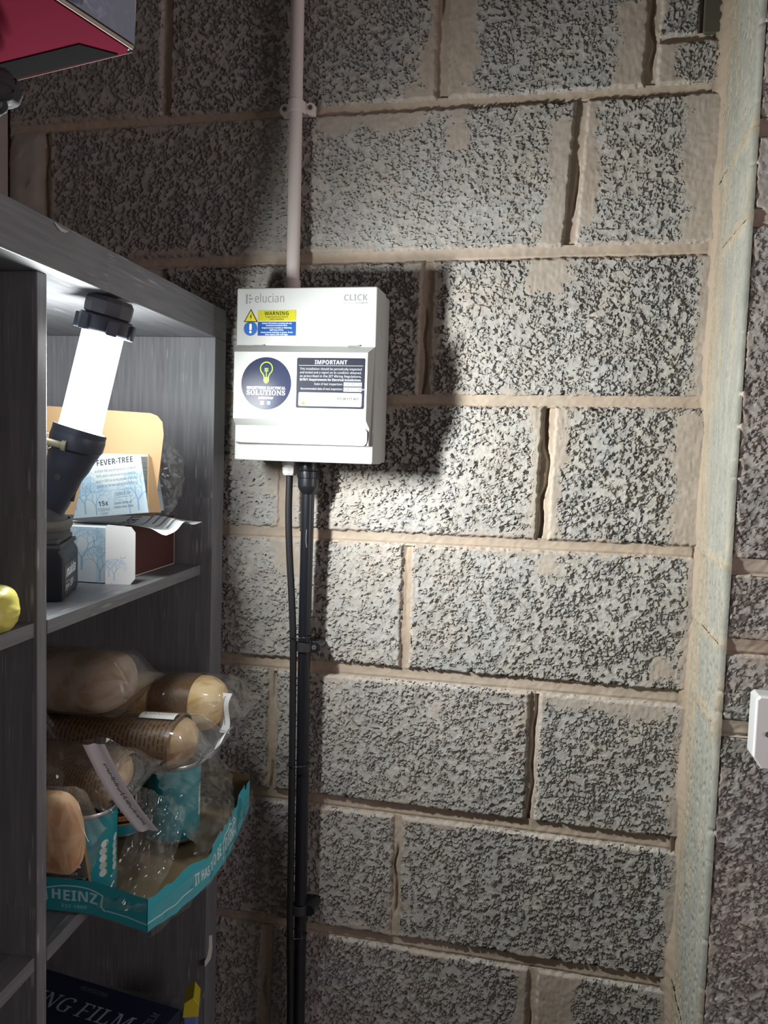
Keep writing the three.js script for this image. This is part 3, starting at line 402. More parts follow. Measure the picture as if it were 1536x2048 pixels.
// ---------------------------------------------------------------- cables below the box
const matBlack = M({ color: rgb(0.009, 0.010, 0.014), roughness: 0.3 }), matRubberBlack = M({ color: rgb(0.014, 0.014, 0.016), roughness: 0.55, specularIntensity: 0.6 });
{
  const w = M({ color: rgb(0.72, 0.71, 0.70), roughness: 0.4 });
  const g1 = thing('cable_gland', 'small white cable gland under the white box', 'cable gland', [-0.1945, 1.4465, 0.036]);
  obj('gland_nut', lathe([[0.0065, 0], [0.0105, 0.0005], [0.0125, 0.004], [0.0128, 0.013], [0.0118, 0.0135]], 8), M({ color: rgb(0.72, 0.71, 0.70), roughness: 0.4, flatShading: true }), g1);
  obj('gland_body', lathe([[0.0112, 0.0133], [0.0112, 0.0155], [0.0128, 0.0158], [0.0128, 0.0228]], 8), w, g1);
  const c = obj('black_cable', tube([[-0.1945, 1.455, 0.036], [-0.1950, 1.42, 0.036], [-0.1945, 1.38, 0.037], [-0.1910, 1.32, 0.0385], [-0.1850, 1.25, 0.0405], [-0.1805, 1.18, 0.0415], [-0.1785, 1.06, 0.0415], [-0.1770, 0.95, 0.0420], [-0.1755, 0.84, 0.0430], [-0.1735, 0.70, 0.0440], [-0.1700, 0.58, 0.0450], [-0.1685, 0.40, 0.0450], [-0.1685, 0.15, 0.0450]], 0.0056, 120, 14), matRubberBlack);
  tag(c, 'thin black round cable hanging from the white gland beside the black pipe', 'cable');
  const g2 = thing('pipe_gland', 'ribbed black plastic gland under the white box', 'cable gland', [-0.1625, 1.4175, 0.036]);
  obj('gland_body', lathe([[0.0098, 0], [0.0125, 0.002], [0.0165, 0.010], [0.0172, 0.014], [0.0172, 0.0255]], 36), matBlack, g2);
  const ribs = []; for (let i = 0; i < 22; i++) { const b = box(0.0026, 0.0105, 0.0018, 0, 0.0315, 0.0176); b.rotateY(i / 22 * 2 * Math.PI); ribs.push(b); }
  obj('gland_nut', [lathe([[0.0172, 0.026], [0.0180, 0.0265], [0.0180, 0.0365], [0.0172, 0.037]], 36), ...ribs], matBlack, g2);
  obj('gland_ring', lathe([[0.0165, 0.0375], [0.0175, 0.038], [0.0175, 0.045], [0.0170, 0.052]], 36), matBlack, g2);
  const p = thing('black_conduit', 'glossy black plastic conduit running down the wall from the ribbed gland', 'conduit', [-0.1622, 0.147, 0.030]);
  obj('pipe', tube([[0, 0, 0], [0.003, 0.38, 0], [0.0, 0.75, 0.0], [-0.0022, 1.02, 0.002], [-0.0008, 1.273, 0.006]], 0.0103, 30, 26), matBlack, p);
  obj('scratch', [tube([[0.0012, 1.215, 0.0152], [0.0006, 1.195, 0.0150], [0.0022, 1.186, 0.0148]], 0.0004, 12, 5), tube([[-0.0040, 1.175, 0.0125], [-0.0042, 1.166, 0.0122]], 0.0010, 6, 5), tube([[-0.0058, 1.155, 0.0112], [-0.0066, 1.125, 0.0102]], 0.0003, 6, 5)], M({ color: rgb(0.32, 0.33, 0.36), roughness: 0.7 }), p);
  // clips
  const clip = (x, y, label, screwed) => {
    const t = thing('pipe_clip', label, 'pipe clip', [x, y, 0]);
    const a = []; for (let i = 0; i <= 18; i++) { const q = (200 - 230 * i / 18) * DEG; a.push([0.0135 * Math.cos(q), 0.032 + 0.0135 * Math.sin(q)]); } const b = a.map(([u, v]) => [u * 0.84, 0.032 + (v - 0.032) * 0.84]).reverse();
    obj('strap', extrude([...a, ...b], 0.014, 0.0004).rotateX(Math.PI / 2).translate(0, 0.007, 0), M({ color: rgb(0.022, 0.022, 0.025), roughness: 0.5, side: THREE.DoubleSide }), t);
    obj('lug', extrude([[0.006, -0.0088], [0.021, -0.0088], [0.0265, -0.004], [0.0265, 0.004], [0.021, 0.0088], [0.006, 0.0088]], 0.033, 0.0006).translate(0, 0, 0.002), matBlack, t);
    if (screwed) { const sc = obj('screw', cyl(0.0038, 0.0038, 0.002, 0, 0, 0, 20).rotateX(Math.PI / 2), M({ color: rgb(0.45, 0.45, 0.45), metalness: 0.9, roughness: 0.35 }), t); sc.position.set(0.0175, 0, 0.0365); obj('screw_slot', [box(0.005, 0.0009, 0.0006, 0, 0, 0.001), box(0.0009, 0.005, 0.0006, 0, 0, 0.001)], M({ color: rgb(0.03, 0.03, 0.03), roughness: 0.8 }), sc); }
  };
  clip(-0.1640, 1.1700, 'black one-lug pipe clip with bright screw on the black conduit', true);
  clip(-0.1620, 0.7270, 'plain black pipe clip without a bright screw low on the black conduit', false);
  const tie = (x, y, label) => { const pts = []; for (let i = 0; i < 28; i++) { const a = i / 28 * 2 * Math.PI; pts.push(new THREE.Vector3(0.0178 * Math.cos(a), 0.0012 * Math.cos(a), 0.0150 * Math.sin(a) + 0.0005)); }
    const t = thing('cable_tie', label, 'cable tie', [x, y, 0.0355]); obj('strap', new THREE.TubeGeometry(new THREE.CatmullRomCurve3(pts, true), 56, 0.0011, 6, true), matBlack, t); obj('lock', box(0.005, 0.004, 0.004, 0.010, 0, 0.0135, 0.0006), matBlack, t); };
  tie(-0.1700, 1.1865, 'black cable tie just above the upper screwed pipe clip'); tie(-0.1690, 0.9745, 'black cable tie round cable and conduit midway between the two pipe clips'); tie(-0.1655, 0.684, 'black cable tie just below the lower pipe clip');
  const plug = tag(obj('wall_plug', lathe([[0.0012, 0.004], [0.0030, 0.004], [0.0034, 0.0], [0.0028, -0.012], [0.0, -0.012]], 16), M({ color: rgb(0.62, 0.10, 0.03), roughness: 0.5 })), 'tiny orange wall plug in the mortar beside the bend of the black cable', 'wall plug'); plug.rotation.x = Math.PI / 2; plug.position.set(-0.1838, 1.3560, -0.002);
  const plug2 = tag(obj('wall_plug', plug.geometry, plug.material), 'tiny orange wall plug half hidden behind the cables below the middle tie', 'wall plug'); plug2.rotation.x = Math.PI / 2; plug2.position.set(-0.1842, 0.9160, -0.004);
}
// ---------------------------------------------------------------- white surface box on the pier
{
  const t = thing('socket_box', 'white plastic surface box on the face of the block pier', 'socket box', [0.5155, 1.1235, PZ]);
  const sh8 = [[-0.043, 0.013], [-0.034, 0.0], [0.043, 0.0], [0.043, 0.086], [-0.040, 0.086], [-0.043, 0.083]];
  obj('back_box', extrude(sh8, 0.022, 0.0015).translate(0, 0, 0.002), M({ color: rgb(0.46, 0.47, 0.47), roughness: 0.45 }), t);
  obj('face_plate', extrude(sh8.map(([x, y]) => [x * 0.985, 0.043 + (y - 0.043) * 0.985]), 0.006, 0.0015).translate(0, 0, 0.0265), M({ color: rgb(0.72, 0.70, 0.70), roughness: 0.35 }), t);
  const sc = obj('screw', cyl(0.0035, 0.0035, 0.002, 0, 0, 0, 18).rotateX(Math.PI / 2), matScrew, t); sc.position.set(-0.0295, 0.0425, 0.0345);
}
console.log('fittings built');
// ---------------------------------------------------------------- things on the shelves
const sthing = (name, label, category, [X, Y, Z], turn = 0, group) => thing(name, label, category, sh(X, Y, Z), TURN + turn, group);
const matFilm = M({ color: rgb(0.97, 0.98, 0.98), transmission: 0.975, thickness: 0, roughness: 0.05, ior: 1.5, side: THREE.DoubleSide });
const matFilmDull = M({ color: rgb(0.95, 0.96, 0.96), transmission: 0.9, thickness: 0, roughness: 0.25, ior: 1.5, side: THREE.DoubleSide });
const ridge = (x, y, s) => { const a = 1 - Math.abs(noise(x, y, s)), b = 1 - Math.abs(noise(x * 2.1 + 3, y * 2.1, s + 5)); return a * a * 0.7 + b * b * 0.3 - 0.45; };
function film(nu, nv, f, amp, size, seed) {              // crumpled sheet of clear plastic around f(u, v)
  const g = grid(nu, nv, f), p = g.attributes.position, n = g.attributes.normal;
  for (let i = 0; i < p.count; i++) { const u = (i % (nu + 1)) / nu, v = Math.floor(i / (nu + 1)) / nv, d = amp * (ridge(u * size + 1.7 * v, v * size * 1.2 - u, seed) + 0.5 * ridge(u * size * 2.3, v * size * 2.3 + u * 3, seed + 9)); p.setXYZ(i, p.getX(i) + n.getX(i) * d, p.getY(i) + n.getY(i) * d, p.getZ(i) + n.getZ(i) * d); }
  g.computeVertexNormals(); return g;
}
function pillow(L, h, w, { nu = 56, nv = 40, pw = 2.6, end = 0.16, amp = 0, size = 5, seed = 1, flat0 = 0, flat1 = 0, s0 = 0, s1 = 1, scale = 1 } = {}) {
  // a soft body lying along x; at either end it can run out flat like the sealed end of a bag
  const g = grid(nu, nv, (u, v) => {
    const s = lerp(s0, s1, v), a = -u * 2 * Math.PI, c = Math.cos(a), q = Math.sin(a), k = Math.pow(Math.abs(c) ** pw + Math.abs(q) ** pw, -1 / pw);
    const e0 = clamp(s / end), e1 = clamp((1 - s) / end), r0 = Math.pow(1 - (1 - e0) ** 2.4, 0.45), r1 = Math.pow(1 - (1 - e1) ** 2.4, 0.45);
    let ry = Math.min(r0, r1), rz = Math.min(r0, r1); if (flat0 && s < 0.5) { ry = lerp(0.04, 1, smooth(0, flat0, s)); rz = lerp(0.92, 1, smooth(0, flat0, s)); } if (flat1 && s > 0.5) { ry = lerp(0.04, 1, smooth(0, flat1, 1 - s)); rz = lerp(0.92, 1, smooth(0, flat1, 1 - s)); }
    const wr = 1 + amp * (ridge(c * 1.6 + s * size, q * 1.6 + s * 1.3, seed) + 0.6 * ridge(c * 3 + s * size * 0.7, q * 3 - s * size * 1.6, seed + 3));
    return [(s - 0.5) * L, h / 2 + 0.5 * h * scale * ry * q * k * wr, 0.5 * w * scale * rz * c * k * wr];
  });
  return g;
}
// two drinks cartons beside the work light
const tree = (c, x, y, r, seed) => { const q = rng(seed); c.strokeStyle = 'rgba(120,170,205,0.75)'; const arm = (x, y, a, l, w) => { if (l < 7) return; const X = x + Math.cos(a) * l, Y = y + Math.sin(a) * l; c.lineWidth = w; c.beginPath(); c.moveTo(x, y); c.lineTo(X, Y); c.stroke(); arm(X, Y, a - 0.25 - 0.5 * q(), l * 0.76, w * 0.72); arm(X, Y, a + 0.25 + 0.5 * q(), l * 0.76, w * 0.72); }; arm(x, y, -Math.PI / 2, r, r * 0.16); };
{
  const t = sthing('drinks_carton', 'opened pale blue drinks carton with dark red side lying on the shelf board', 'carton', [-0.1435, 1.2985, 0.18]);
  obj('carton_body', box(0.160, 0.076, 0.208, 0, 0.0385, 0, 0.001), M({ color: rgb(0.62, 0.66, 0.68), roughness: 0.6 }), t);
  const face = obj('printed_end', new THREE.PlaneGeometry(0.158, 0.075), M({ map: print(1024, 512, (c, w, h) => { c.fillStyle = '#cfdfe8'; c.fillRect(0, 0, w, h); c.fillStyle = '#bcd4e3'; c.fillRect(w - 130, 0, 60, h); tree(c, 760, 400, 110, 5); tree(c, 560, 500, 100, 8); tree(c, 930, 500, 90, 12); tree(c, 300, 480, 110, 14); tree(c, 880, 190, 60, 15); }), color: rgb(0.75, 0.75, 0.75), roughness: 0.6 }), t); face.position.set(0, 0.0385, 0.1045);
  const side = obj('side_panel', extrude([[-0.104, 0.0], [0.104, 0.0], [0.104, 0.078], [-0.104, 0.074]], 0.0008), M({ color: rgb(0.075, 0.022, 0.020), roughness: 0.75 }), t); side.rotation.y = Math.PI / 2; side.position.set(0.0812, 0.001, 0); side.userData.label = 'dark red side';
  obj('panel_edge', [box(0.0016, 0.0012, 0.21, 0.0818, 0.0008, 0), box(0.0014, 0.075, 0.001, 0.0818, 0.038, -0.1046)], M({ color: rgb(0.6, 0.6, 0.6), roughness: 0.7 }), t);
  const fl = obj('end_flap', flatUV(extrude([[0, -0.001], [0.033, -0.001], [0.0395, 0.007], [0.0395, 0.070], [0.034, 0.0775], [0.003, 0.080], [0, 0.078]], 0.0007)), M({ map: print(512, 1024, (c, w, h) => { c.fillStyle = '#dcdfe0'; c.fillRect(0, 0, w, h); tree(c, 150, 960, 105, 21); tree(c, 60, 900, 80, 25); c.strokeStyle = '#8f959a'; c.lineWidth = 8; c.beginPath(); c.arc(300, 520, 55, 0.35, 2.6); c.stroke(); }), roughness: 0.6, side: THREE.DoubleSide }), t); fl.position.set(0.0735, 0.0005, 0.1060); fl.rotation.y = 0.23;
  const tf = grid(30, 20, (u, v) => [lerp(-0.030, 0.148, u), 0.0785 + 0.010 * Math.exp(-(((v - 0.52) / 0.16) ** 2)) * smooth(0.2, 0.75, u) + 0.004 * Math.sin(u * 5) * smooth(0.5, 1, u) - 0.008 * smooth(0.85, 1, u) * v, lerp(-0.075, 0.060, v) + 0.02 * u], (u, v) => [v, 1 - u]);
  obj('top_flap', tf, M({ map: print(512, 512, (c, w, h) => { c.fillStyle = '#dfe6e8'; c.fillRect(0, 0, w, h); c.save(); c.translate(256, 330); text(c, 'FEVER-TREE', 0, 0, 74, { colour: '#30383f', width: 420 }); for (let i = 0; i < 4; i++) { c.fillStyle = '#78858c'; c.fillRect(-190, 40 + i * 32, 380 - 60 * (i % 2), 9); } c.restore(); }), roughness: 0.6, side: THREE.DoubleSide }), t);
}
{
  const t = sthing('drinks_carton', 'drinks carton reading 15x with tall tan flap, stacked on the red-sided carton', 'carton', [-0.071, 1.3805, 0.195]);
  const roll = 0.115, body = extrude([[-0.0545, 0.0], [0.0545, 0.0], [0.0512, 0.0755], [0.046, 0.0790], [-0.018, 0.0855], [-0.026, 0.0790]], 0.050, 0.0006); flatUV(body);
  const b = obj('carton_body', body, M({ map: print(1024, 800, (c, w, h) => {
    c.fillStyle = '#c9dde9'; c.fillRect(0, 0, w, h); c.fillStyle = '#d9e5ea'; c.fillRect(300, 0, w - 300, 400); tree(c, 180, 760, 130, 31); tree(c, 330, 780, 110, 33); tree(c, 900, 760, 130, 35); tree(c, 780, 790, 90, 37); tree(c, 60, 700, 100, 39); tree(c, 960, 420, 70, 41);
    c.strokeStyle = '#93a3ab'; c.lineWidth = 4; c.beginPath(); c.moveTo(250, 190); c.lineTo(340, 270); c.moveTo(240, 430); c.lineTo(300, 490); c.lineTo(960, 470); c.stroke();
    c.save(); c.transform(1, -0.03, 0, 1, 0, 0); text(c, 'FEVER-TREE', 640, 175, 100, { colour: '#2d333a', width: 500 }); ['At FEVER-TREE everything we do is driven by', 'TASTE, which is why we personally travel the', 'world to SEEK out producers who share our', 'passion for the best tasting INGREDIENTS.'].forEach((s, i) => text(c, s, 640, 262 + i * 62, 46, { weight: 'normal', colour: '#46525c', width: 560 - 20 * (i % 2) })); text(c, 'Charles & Tim', 700, 570, 60, { font: 'serif', weight: 'italic', width: 220 }); c.fillRect(600, 592, 240, 3); text(c, '15x', 430, 680, 84, { colour: '#2b3d5a' }); text(c, '150ml', 430, 750, 60, { weight: 'normal', colour: '#53646f' }); text(c, 'LEARN MORE AT', 700, 680, 34, { width: 240 }); text(c, 'FEVER-TREE.COM', 700, 730, 34, { width: 260 }); text(c, 'CANS', 430, 796, 46, { weight: 'normal' }); c.restore();
  }), color: rgb(0.5, 0.5, 0.5), roughness: 0.55 }), t); b.rotation.z = roll; b.position.set(0.0005, 0.010, 0.026);
  const tan = M({ color: rgb(0.30, 0.195, 0.10), roughness: 0.75 });
  const fl = obj('open_flap', extrude([[-0.115, 0.0], [0.047, 0.004], [0.0595, 0.118], [0.0575, 0.135], [0.050, 0.1435], [0.040, 0.147], [-0.115, 0.1535]], 0.0012), tan, t); fl.position.set(0.0015, 0.0045, 0.042); fl.userData.label = 'tan inside of the open flap';
  const sp = obj('inner_card', extrude([[0, 0.010], [0.024, 0.009], [0.006, 0.084], [0, 0.090]], 0.0008), tan, t); sp.rotation.y = 1.15; sp.position.set(0.0530, 0.006, 0.0755);
  const wr = film(26, 26, (u, v) => { const a = lerp(-1.4, 1.5, u), y = lerp(0.004, 0.128, v), r = 0.052 * Math.pow(Math.sin(Math.PI * clamp(v * 0.92 + 0.08)), 0.5); return [0.018 + r * Math.cos(a) * 0.85, y, -0.020 + r * Math.sin(a)]; }, 0.010, 4.5, 44);
  obj('plastic_wrap', wr, matFilm, t);
}
// ---------------------------------------------------------------- tray of bean cans with bread packs on top
const can0 = (() => {
  const t = sthing('food_can', 'teal-labelled bean can standing at the near end of the blue tray', 'can', [-0.036, 0.9340, 0.398], 0.15);
  const lab = print(1024, 512, (c, w, h) => {
    c.fillStyle = '#1d8a96'; c.fillRect(0, 0, w, h);
    c.fillStyle = '#b8864a'; c.beginPath(); c.moveTo(275, 110); c.lineTo(585, 110); c.lineTo(622, 440); c.lineTo(238, 440); c.fill(); c.fillStyle = '#1a1712'; c.beginPath(); c.moveTo(288, 122); c.lineTo(572, 122); c.lineTo(608, 430); c.lineTo(252, 430); c.fill();
    text(c, 'HEINZ', 430, 200, 58, { colour: '#d9d2bc', width: 190 }); text(c, 'BEANZ', 430, 300, 104, { colour: '#e2ddd2', width: 270 }); text(c, 'in a rich tomato sauce', 430, 346, 32, { width: 240, weight: 'normal' }); c.fillStyle = '#b8864a'; c.fillRect(330, 372, 200, 36); text(c, '5 a day', 430, 400, 26, { colour: '#2a2117' });
    for (const x0 of [680, 770, 120]) for (let i = 0; i < 5; i++) { c.fillStyle = i % 2 ? '#b9c9c4' : '#d4dbd5'; c.beginPath(); c.ellipse(x0 + (i === 0 ? 10 : 0), 180 + i * 46, 22, 25, i === 0 ? 0.8 : 0, 0, 7); c.fill(); c.fillStyle = '#7fa03a'; c.fillRect(x0 + 20, 170 + i * 46, 9, 30); }
  });
  obj('label_sleeve', new THREE.CylinderGeometry(0.0372, 0.0372, 0.100, 48, 1, true).translate(0, 0.055, 0), M({ map: lab, roughness: 0.4 }), t).rotation.y = 3.02;
  obj('tin', lathe([[0, 0.001], [0.034, 0.001], [0.0368, 0.0], [0.0368, 0.004], [0.0362, 0.006], [0.0362, 0.104], [0.0368, 0.106], [0.0368, 0.110], [0.0352, 0.110], [0.0345, 0.106], [0, 0.106]], 48), M({ color: rgb(0.6, 0.6, 0.6), metalness: 1, roughness: 0.35 }), t);
  return t;
})();
const canAt = (X, Z, turn, label) => { const c = can0.clone(); c.name = numbered('food_can'); c.position.set(...sh(X, 0.9340, Z)); c.rotation.y = TURN + turn; c.userData = { ...can0.userData, label }; scene.add(c); };
canAt(0.010, 0.235, 4.2, 'teal bean can under crumpled film towards the wall end of the blue tray');
canAt(-0.115, 0.398, 0.5, 'teal bean can behind the front one in the blue tray');
canAt(-0.070, 0.235, 1.2, 'teal bean can under the bread packs in the middle of the blue tray');
canAt(-0.070, 0.150, 0.2, 'teal bean can under the bread packs nearest the end panel');
{
  const t = sthing('cardboard_tray', 'teal cardboard can tray overhanging the lower shelf board with torn clear film', 'tray', [-0.10, 0.9315, 0.28]);
  const o = (X, Y, Z) => [X + 0.10, Y - 0.9315, Z - 0.28], fy = (X) => 0.9325 - 0.014 * smooth(-0.015, 0.085, X);
  const rc = new THREE.CatmullRomCurve3([[0.068, 0, 0.447], [0.079, 0, 0.40], [0.090, 0, 0.345], [0.094, 0, 0.27], [0.089, 0, 0.20], [0.083, 0, 0.14], [0.080, 0, 0.10]].map((p) => new THREE.Vector3(...p)));
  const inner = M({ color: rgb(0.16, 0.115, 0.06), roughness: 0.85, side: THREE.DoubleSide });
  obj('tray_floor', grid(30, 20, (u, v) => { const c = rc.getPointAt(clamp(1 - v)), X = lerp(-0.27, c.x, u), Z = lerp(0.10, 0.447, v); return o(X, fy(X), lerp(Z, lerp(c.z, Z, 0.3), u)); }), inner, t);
  const heinz = (c, x, y, s, col) => { c.save(); c.translate(x, y); c.scale(s, s); c.strokeStyle = col; c.lineWidth = 7; c.beginPath(); c.moveTo(-130, 58); c.lineTo(-112, 40); c.lineTo(-118, -18); c.quadraticCurveTo(0, -62, 118, -18); c.lineTo(112, 40); c.lineTo(130, 58); c.stroke(); text(c, 'HEINZ', 0, 36, 74, { colour: col, width: 196 }); c.restore(); };
  const frontPrint = print(1024, 160, (c, w, h) => { c.fillStyle = '#2b97a3'; c.fillRect(0, 0, w, h); c.strokeStyle = '#a8d3d8'; c.lineWidth = 6; c.beginPath(); c.moveTo(0, 112); c.lineTo(620, 118); c.moveTo(865, 118); c.lineTo(1024, 122); c.stroke(); heinz(c, 742, 70, 0.92, '#b9dce0'); text(c, 'EST·1869', 742, 138, 24, { colour: '#8fc4ca' }); text(c, 'IT HAS TO BE', 480, 98, 50, { colour: '#9fd0d6', align: 'center', width: 230 }); });
  const fw = grid(40, 6, (u, v) => { const X = lerp(-0.27, 0.068, u), top = fy(X) + 0.0405 + 0.0006 * noise(u * 20, 1, 3), bot = fy(X) - 0.001 + 0.0015 * noise(u * 30, 1, 5); return o(X, lerp(bot, top, v), 0.447 + 0.002 * Math.sin(u * 6)); });
  obj('front_wall', fw, M({ map: frontPrint, roughness: 0.5, side: THREE.DoubleSide }), t);
  const sidePrint = print(1024, 128, (c, w, h) => { c.fillStyle = '#37a9b6'; c.fillRect(0, 0, w, h); c.strokeStyle = '#cfe9ec'; c.lineWidth = 5; c.beginPath(); c.moveTo(0, 96); c.lineTo(260, 92); c.moveTo(640, 96); c.lineTo(700, 96); c.stroke(); text(c, 'IT HAS TO BE', 395, 90, 62, { colour: '#e4f2f3', width: 240 }); heinz(c, 640, 62, 0.86, '#e4f2f3'); c.fillStyle = '#1f8894'; c.beginPath(); c.ellipse(815, 52, 55, 34, 0, 0, 7); c.fill(); });
  const sw = grid(90, 6, (u, v) => { const c = rc.getPointAt(u), torn = u > 0.42 ? 0.010 * smooth(0.42, 0.62, u) * (0.6 + 0.4 * Math.sign(noise(u * 16, 2, 7))) + 0.004 * noise(u * 40, 3, 8) : 0.003 * noise(u * 30, 3, 9) - 0.010 * smooth(0.2, 0.4, u), top = fy(c.x) + 0.041 + torn, bot = fy(c.x) - 0.001 + 0.002 * noise(u * 26, 1, 6) - 0.004 * Math.sin(u * Math.PI); return o(c.x + 0.003 * (1 - v) * Math.sin(u * Math.PI), lerp(bot, top, v), c.z); });
  obj('side_wall', sw, M({ map: sidePrint, roughness: 0.5, side: THREE.DoubleSide }), t);
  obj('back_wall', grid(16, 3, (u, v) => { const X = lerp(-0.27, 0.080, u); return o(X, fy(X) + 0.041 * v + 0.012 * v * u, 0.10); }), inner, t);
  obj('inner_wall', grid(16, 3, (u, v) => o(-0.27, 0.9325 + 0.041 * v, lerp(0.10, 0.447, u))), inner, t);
  // what is left of the shrink film
  obj('film', film(34, 30, (u, v) => o(lerp(0.006, 0.066, u) + 0.012 * Math.sin(v * 3), lerp(0.945, 1.052, v) - 0.032 * u * v, lerp(0.450, 0.350, Math.pow(v, 1.3)) - 0.02 * u * v), 0.010, 4.2, 71), matFilm, t);
  obj('film', film(36, 34, (u, v) => o(lerp(0.088, 0.030, Math.pow(v, 1.2)) + 0.012 * Math.sin(u * 4), lerp(0.958, 1.075, v), lerp(0.345, 0.150, u) + 0.012 * v), 0.012, 4.8, 83), matFilm, t);
  obj('film', film(60, 8, (u, v) => { const c = rc.getPointAt(u); return o(c.x + 0.004 + 0.002 * Math.sin(u * 40), lerp(fy(c.x) - 0.006, fy(c.x) + 0.030, v), c.z); }, 0.004, 7, 91), matFilm, t);
}
// ---------------------------------------------------------------- bread packs
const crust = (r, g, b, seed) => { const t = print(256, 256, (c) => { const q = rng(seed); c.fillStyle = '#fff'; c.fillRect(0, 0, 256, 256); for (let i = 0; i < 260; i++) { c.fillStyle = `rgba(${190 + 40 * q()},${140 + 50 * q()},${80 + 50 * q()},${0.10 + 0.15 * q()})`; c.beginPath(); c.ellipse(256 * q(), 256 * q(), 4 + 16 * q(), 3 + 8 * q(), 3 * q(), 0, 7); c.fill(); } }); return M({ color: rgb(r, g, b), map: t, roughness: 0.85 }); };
const smallPrint = print(512, 512, (c, w, h) => { c.fillStyle = '#6e5334'; c.fillRect(0, 0, w, h); c.fillStyle = '#2c2118'; const q = rng(9); for (let y = 14; y < h; y += 15) { let x = 8; while (x < w - 20) { const l = 6 + 26 * q(); c.fillRect(x, y, Math.min(l, w - 12 - x), 5); x += l + 6; } if (q() < 0.12) y += 14; } });
const sealPrint = print(512, 96, (c, w, h) => { c.fillStyle = '#d9d9dc'; c.fillRect(0, 0, w, h); c.fillStyle = '#55565c'; const q = rng(19); for (let i = 0; i < 34; i++) { const x = 40 + i * 11; c.fillRect(x, 44 + 6 * q(), 7, 8 + 14 * q()); } });
function bread(label, [X, Y, Z], turn, [L, h, w], { pitch = 0, roll = 0, tone = [0.60, 0.42, 0.22], seed = 1, wrap, seal, sealTurn = 0, bagL = 1.16, bagK = 1.10, tag: tagPrint, side } = {}) {
  const t = sthing('bread_pack', label, 'bread', [X, Y, Z], turn, 'bread packs on the bean cans'); t.rotation.order = 'YZX'; t.rotation.z = pitch; t.rotation.x = roll;
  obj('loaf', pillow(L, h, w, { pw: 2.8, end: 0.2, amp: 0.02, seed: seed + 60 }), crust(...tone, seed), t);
  if (wrap) obj('printed_wrap', pillow(L * 1.02, h, w, { pw: 2.8, scale: 1.035, s0: wrap[0], s1: wrap[1], end: 0.12, amp: 0.03, seed: seed + 70 }), M({ map: smallPrint, roughness: 0.45, side: THREE.DoubleSide }), t).userData.label = 'brown film covered in small print';
  const bag = obj('bag', pillow(L * bagL, h, w, { nu: 72, nv: 60, pw: 2.3, scale: bagK, flat1: 0.14, end: 0.1, amp: 0.085, size: 7, seed }), matFilm, t); bag.position.x = L * (bagL - 1) * 0.32;
  if (seal) { const down = seal === 'down' ? 1.3 : 0, x = L * (bagL - 1) * 0.32 + L * bagL * 0.5 - 0.006, g = grid(24, 4, (u, v) => [0.020 * (v - 0.5) + 0.004 * Math.sin(u * 4 + seed), 0.0025 * Math.sin(u * 7), (down ? 0.058 : w * 1.02) * (u - 0.5)]), s = obj('seal_strip', g, M({ map: sealPrint, roughness: 0.45, side: THREE.DoubleSide }), t); s.position.set(x - 0.026 * down, h * 0.5 - 0.006 * down, 0.012 * down); s.rotation.set(down, 0, sealTurn); s.userData.label = 'white sealed end strip'; }
  if (tagPrint) { const s = obj('pack_label', grid(12, 4, (u, v) => [0.05 * (u - 0.5), 0.012 * (0.5 - v) * v, 0.024 * (0.5 - v)]), M({ map: tagPrint, roughness: 0.5, side: THREE.DoubleSide }), t); s.position.set(L * 0.30, h * 1.10, 0.004); s.rotation.x = 0.25; }
  if (side) { const s = obj('pack_label', grid(8, 6, (u, v) => [0.032 * (u - 0.5), 0.028 * (v - 0.5), -0.004 * (2 * v - 1) ** 2]), M({ map: side, roughness: 0.5 }), t); s.position.set(0.006, h * 0.52, w * 0.565); }
  return t;
}
const tagTex = print(256, 96, (c, w, h) => { c.fillStyle = '#d4d4d2'; c.fillRect(0, 0, w, h); text(c, 'Ciabattin', w / 2, 62, 52, { colour: '#6b6558', weight: 'italic', width: 220 }); });
const tagTex2 = print(256, 160, (c, w, h) => { c.fillStyle = '#8a8884'; c.fillRect(0, 0, w, h); text(c, 'HOME', 150, 110, 70, { colour: '#3a3936', width: 180 }); });
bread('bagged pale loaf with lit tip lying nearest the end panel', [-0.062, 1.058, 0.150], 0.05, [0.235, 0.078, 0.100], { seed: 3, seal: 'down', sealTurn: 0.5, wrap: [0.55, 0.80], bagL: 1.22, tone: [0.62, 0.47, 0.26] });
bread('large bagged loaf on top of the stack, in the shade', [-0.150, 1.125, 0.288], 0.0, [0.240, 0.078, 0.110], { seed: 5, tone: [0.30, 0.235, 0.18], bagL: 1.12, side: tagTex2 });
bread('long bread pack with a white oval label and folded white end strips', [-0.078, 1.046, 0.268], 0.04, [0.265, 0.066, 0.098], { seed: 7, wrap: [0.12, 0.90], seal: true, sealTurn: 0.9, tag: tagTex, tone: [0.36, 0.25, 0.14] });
bread('bread pack in brown small-print film behind the broad white strip', [-0.098, 1.046, 0.378], 0.02, [0.215, 0.052, 0.098], { seed: 11, wrap: [0.3, 0.96], bagL: 1.14, roll: 0.12, tone: [0.36, 0.25, 0.14] });
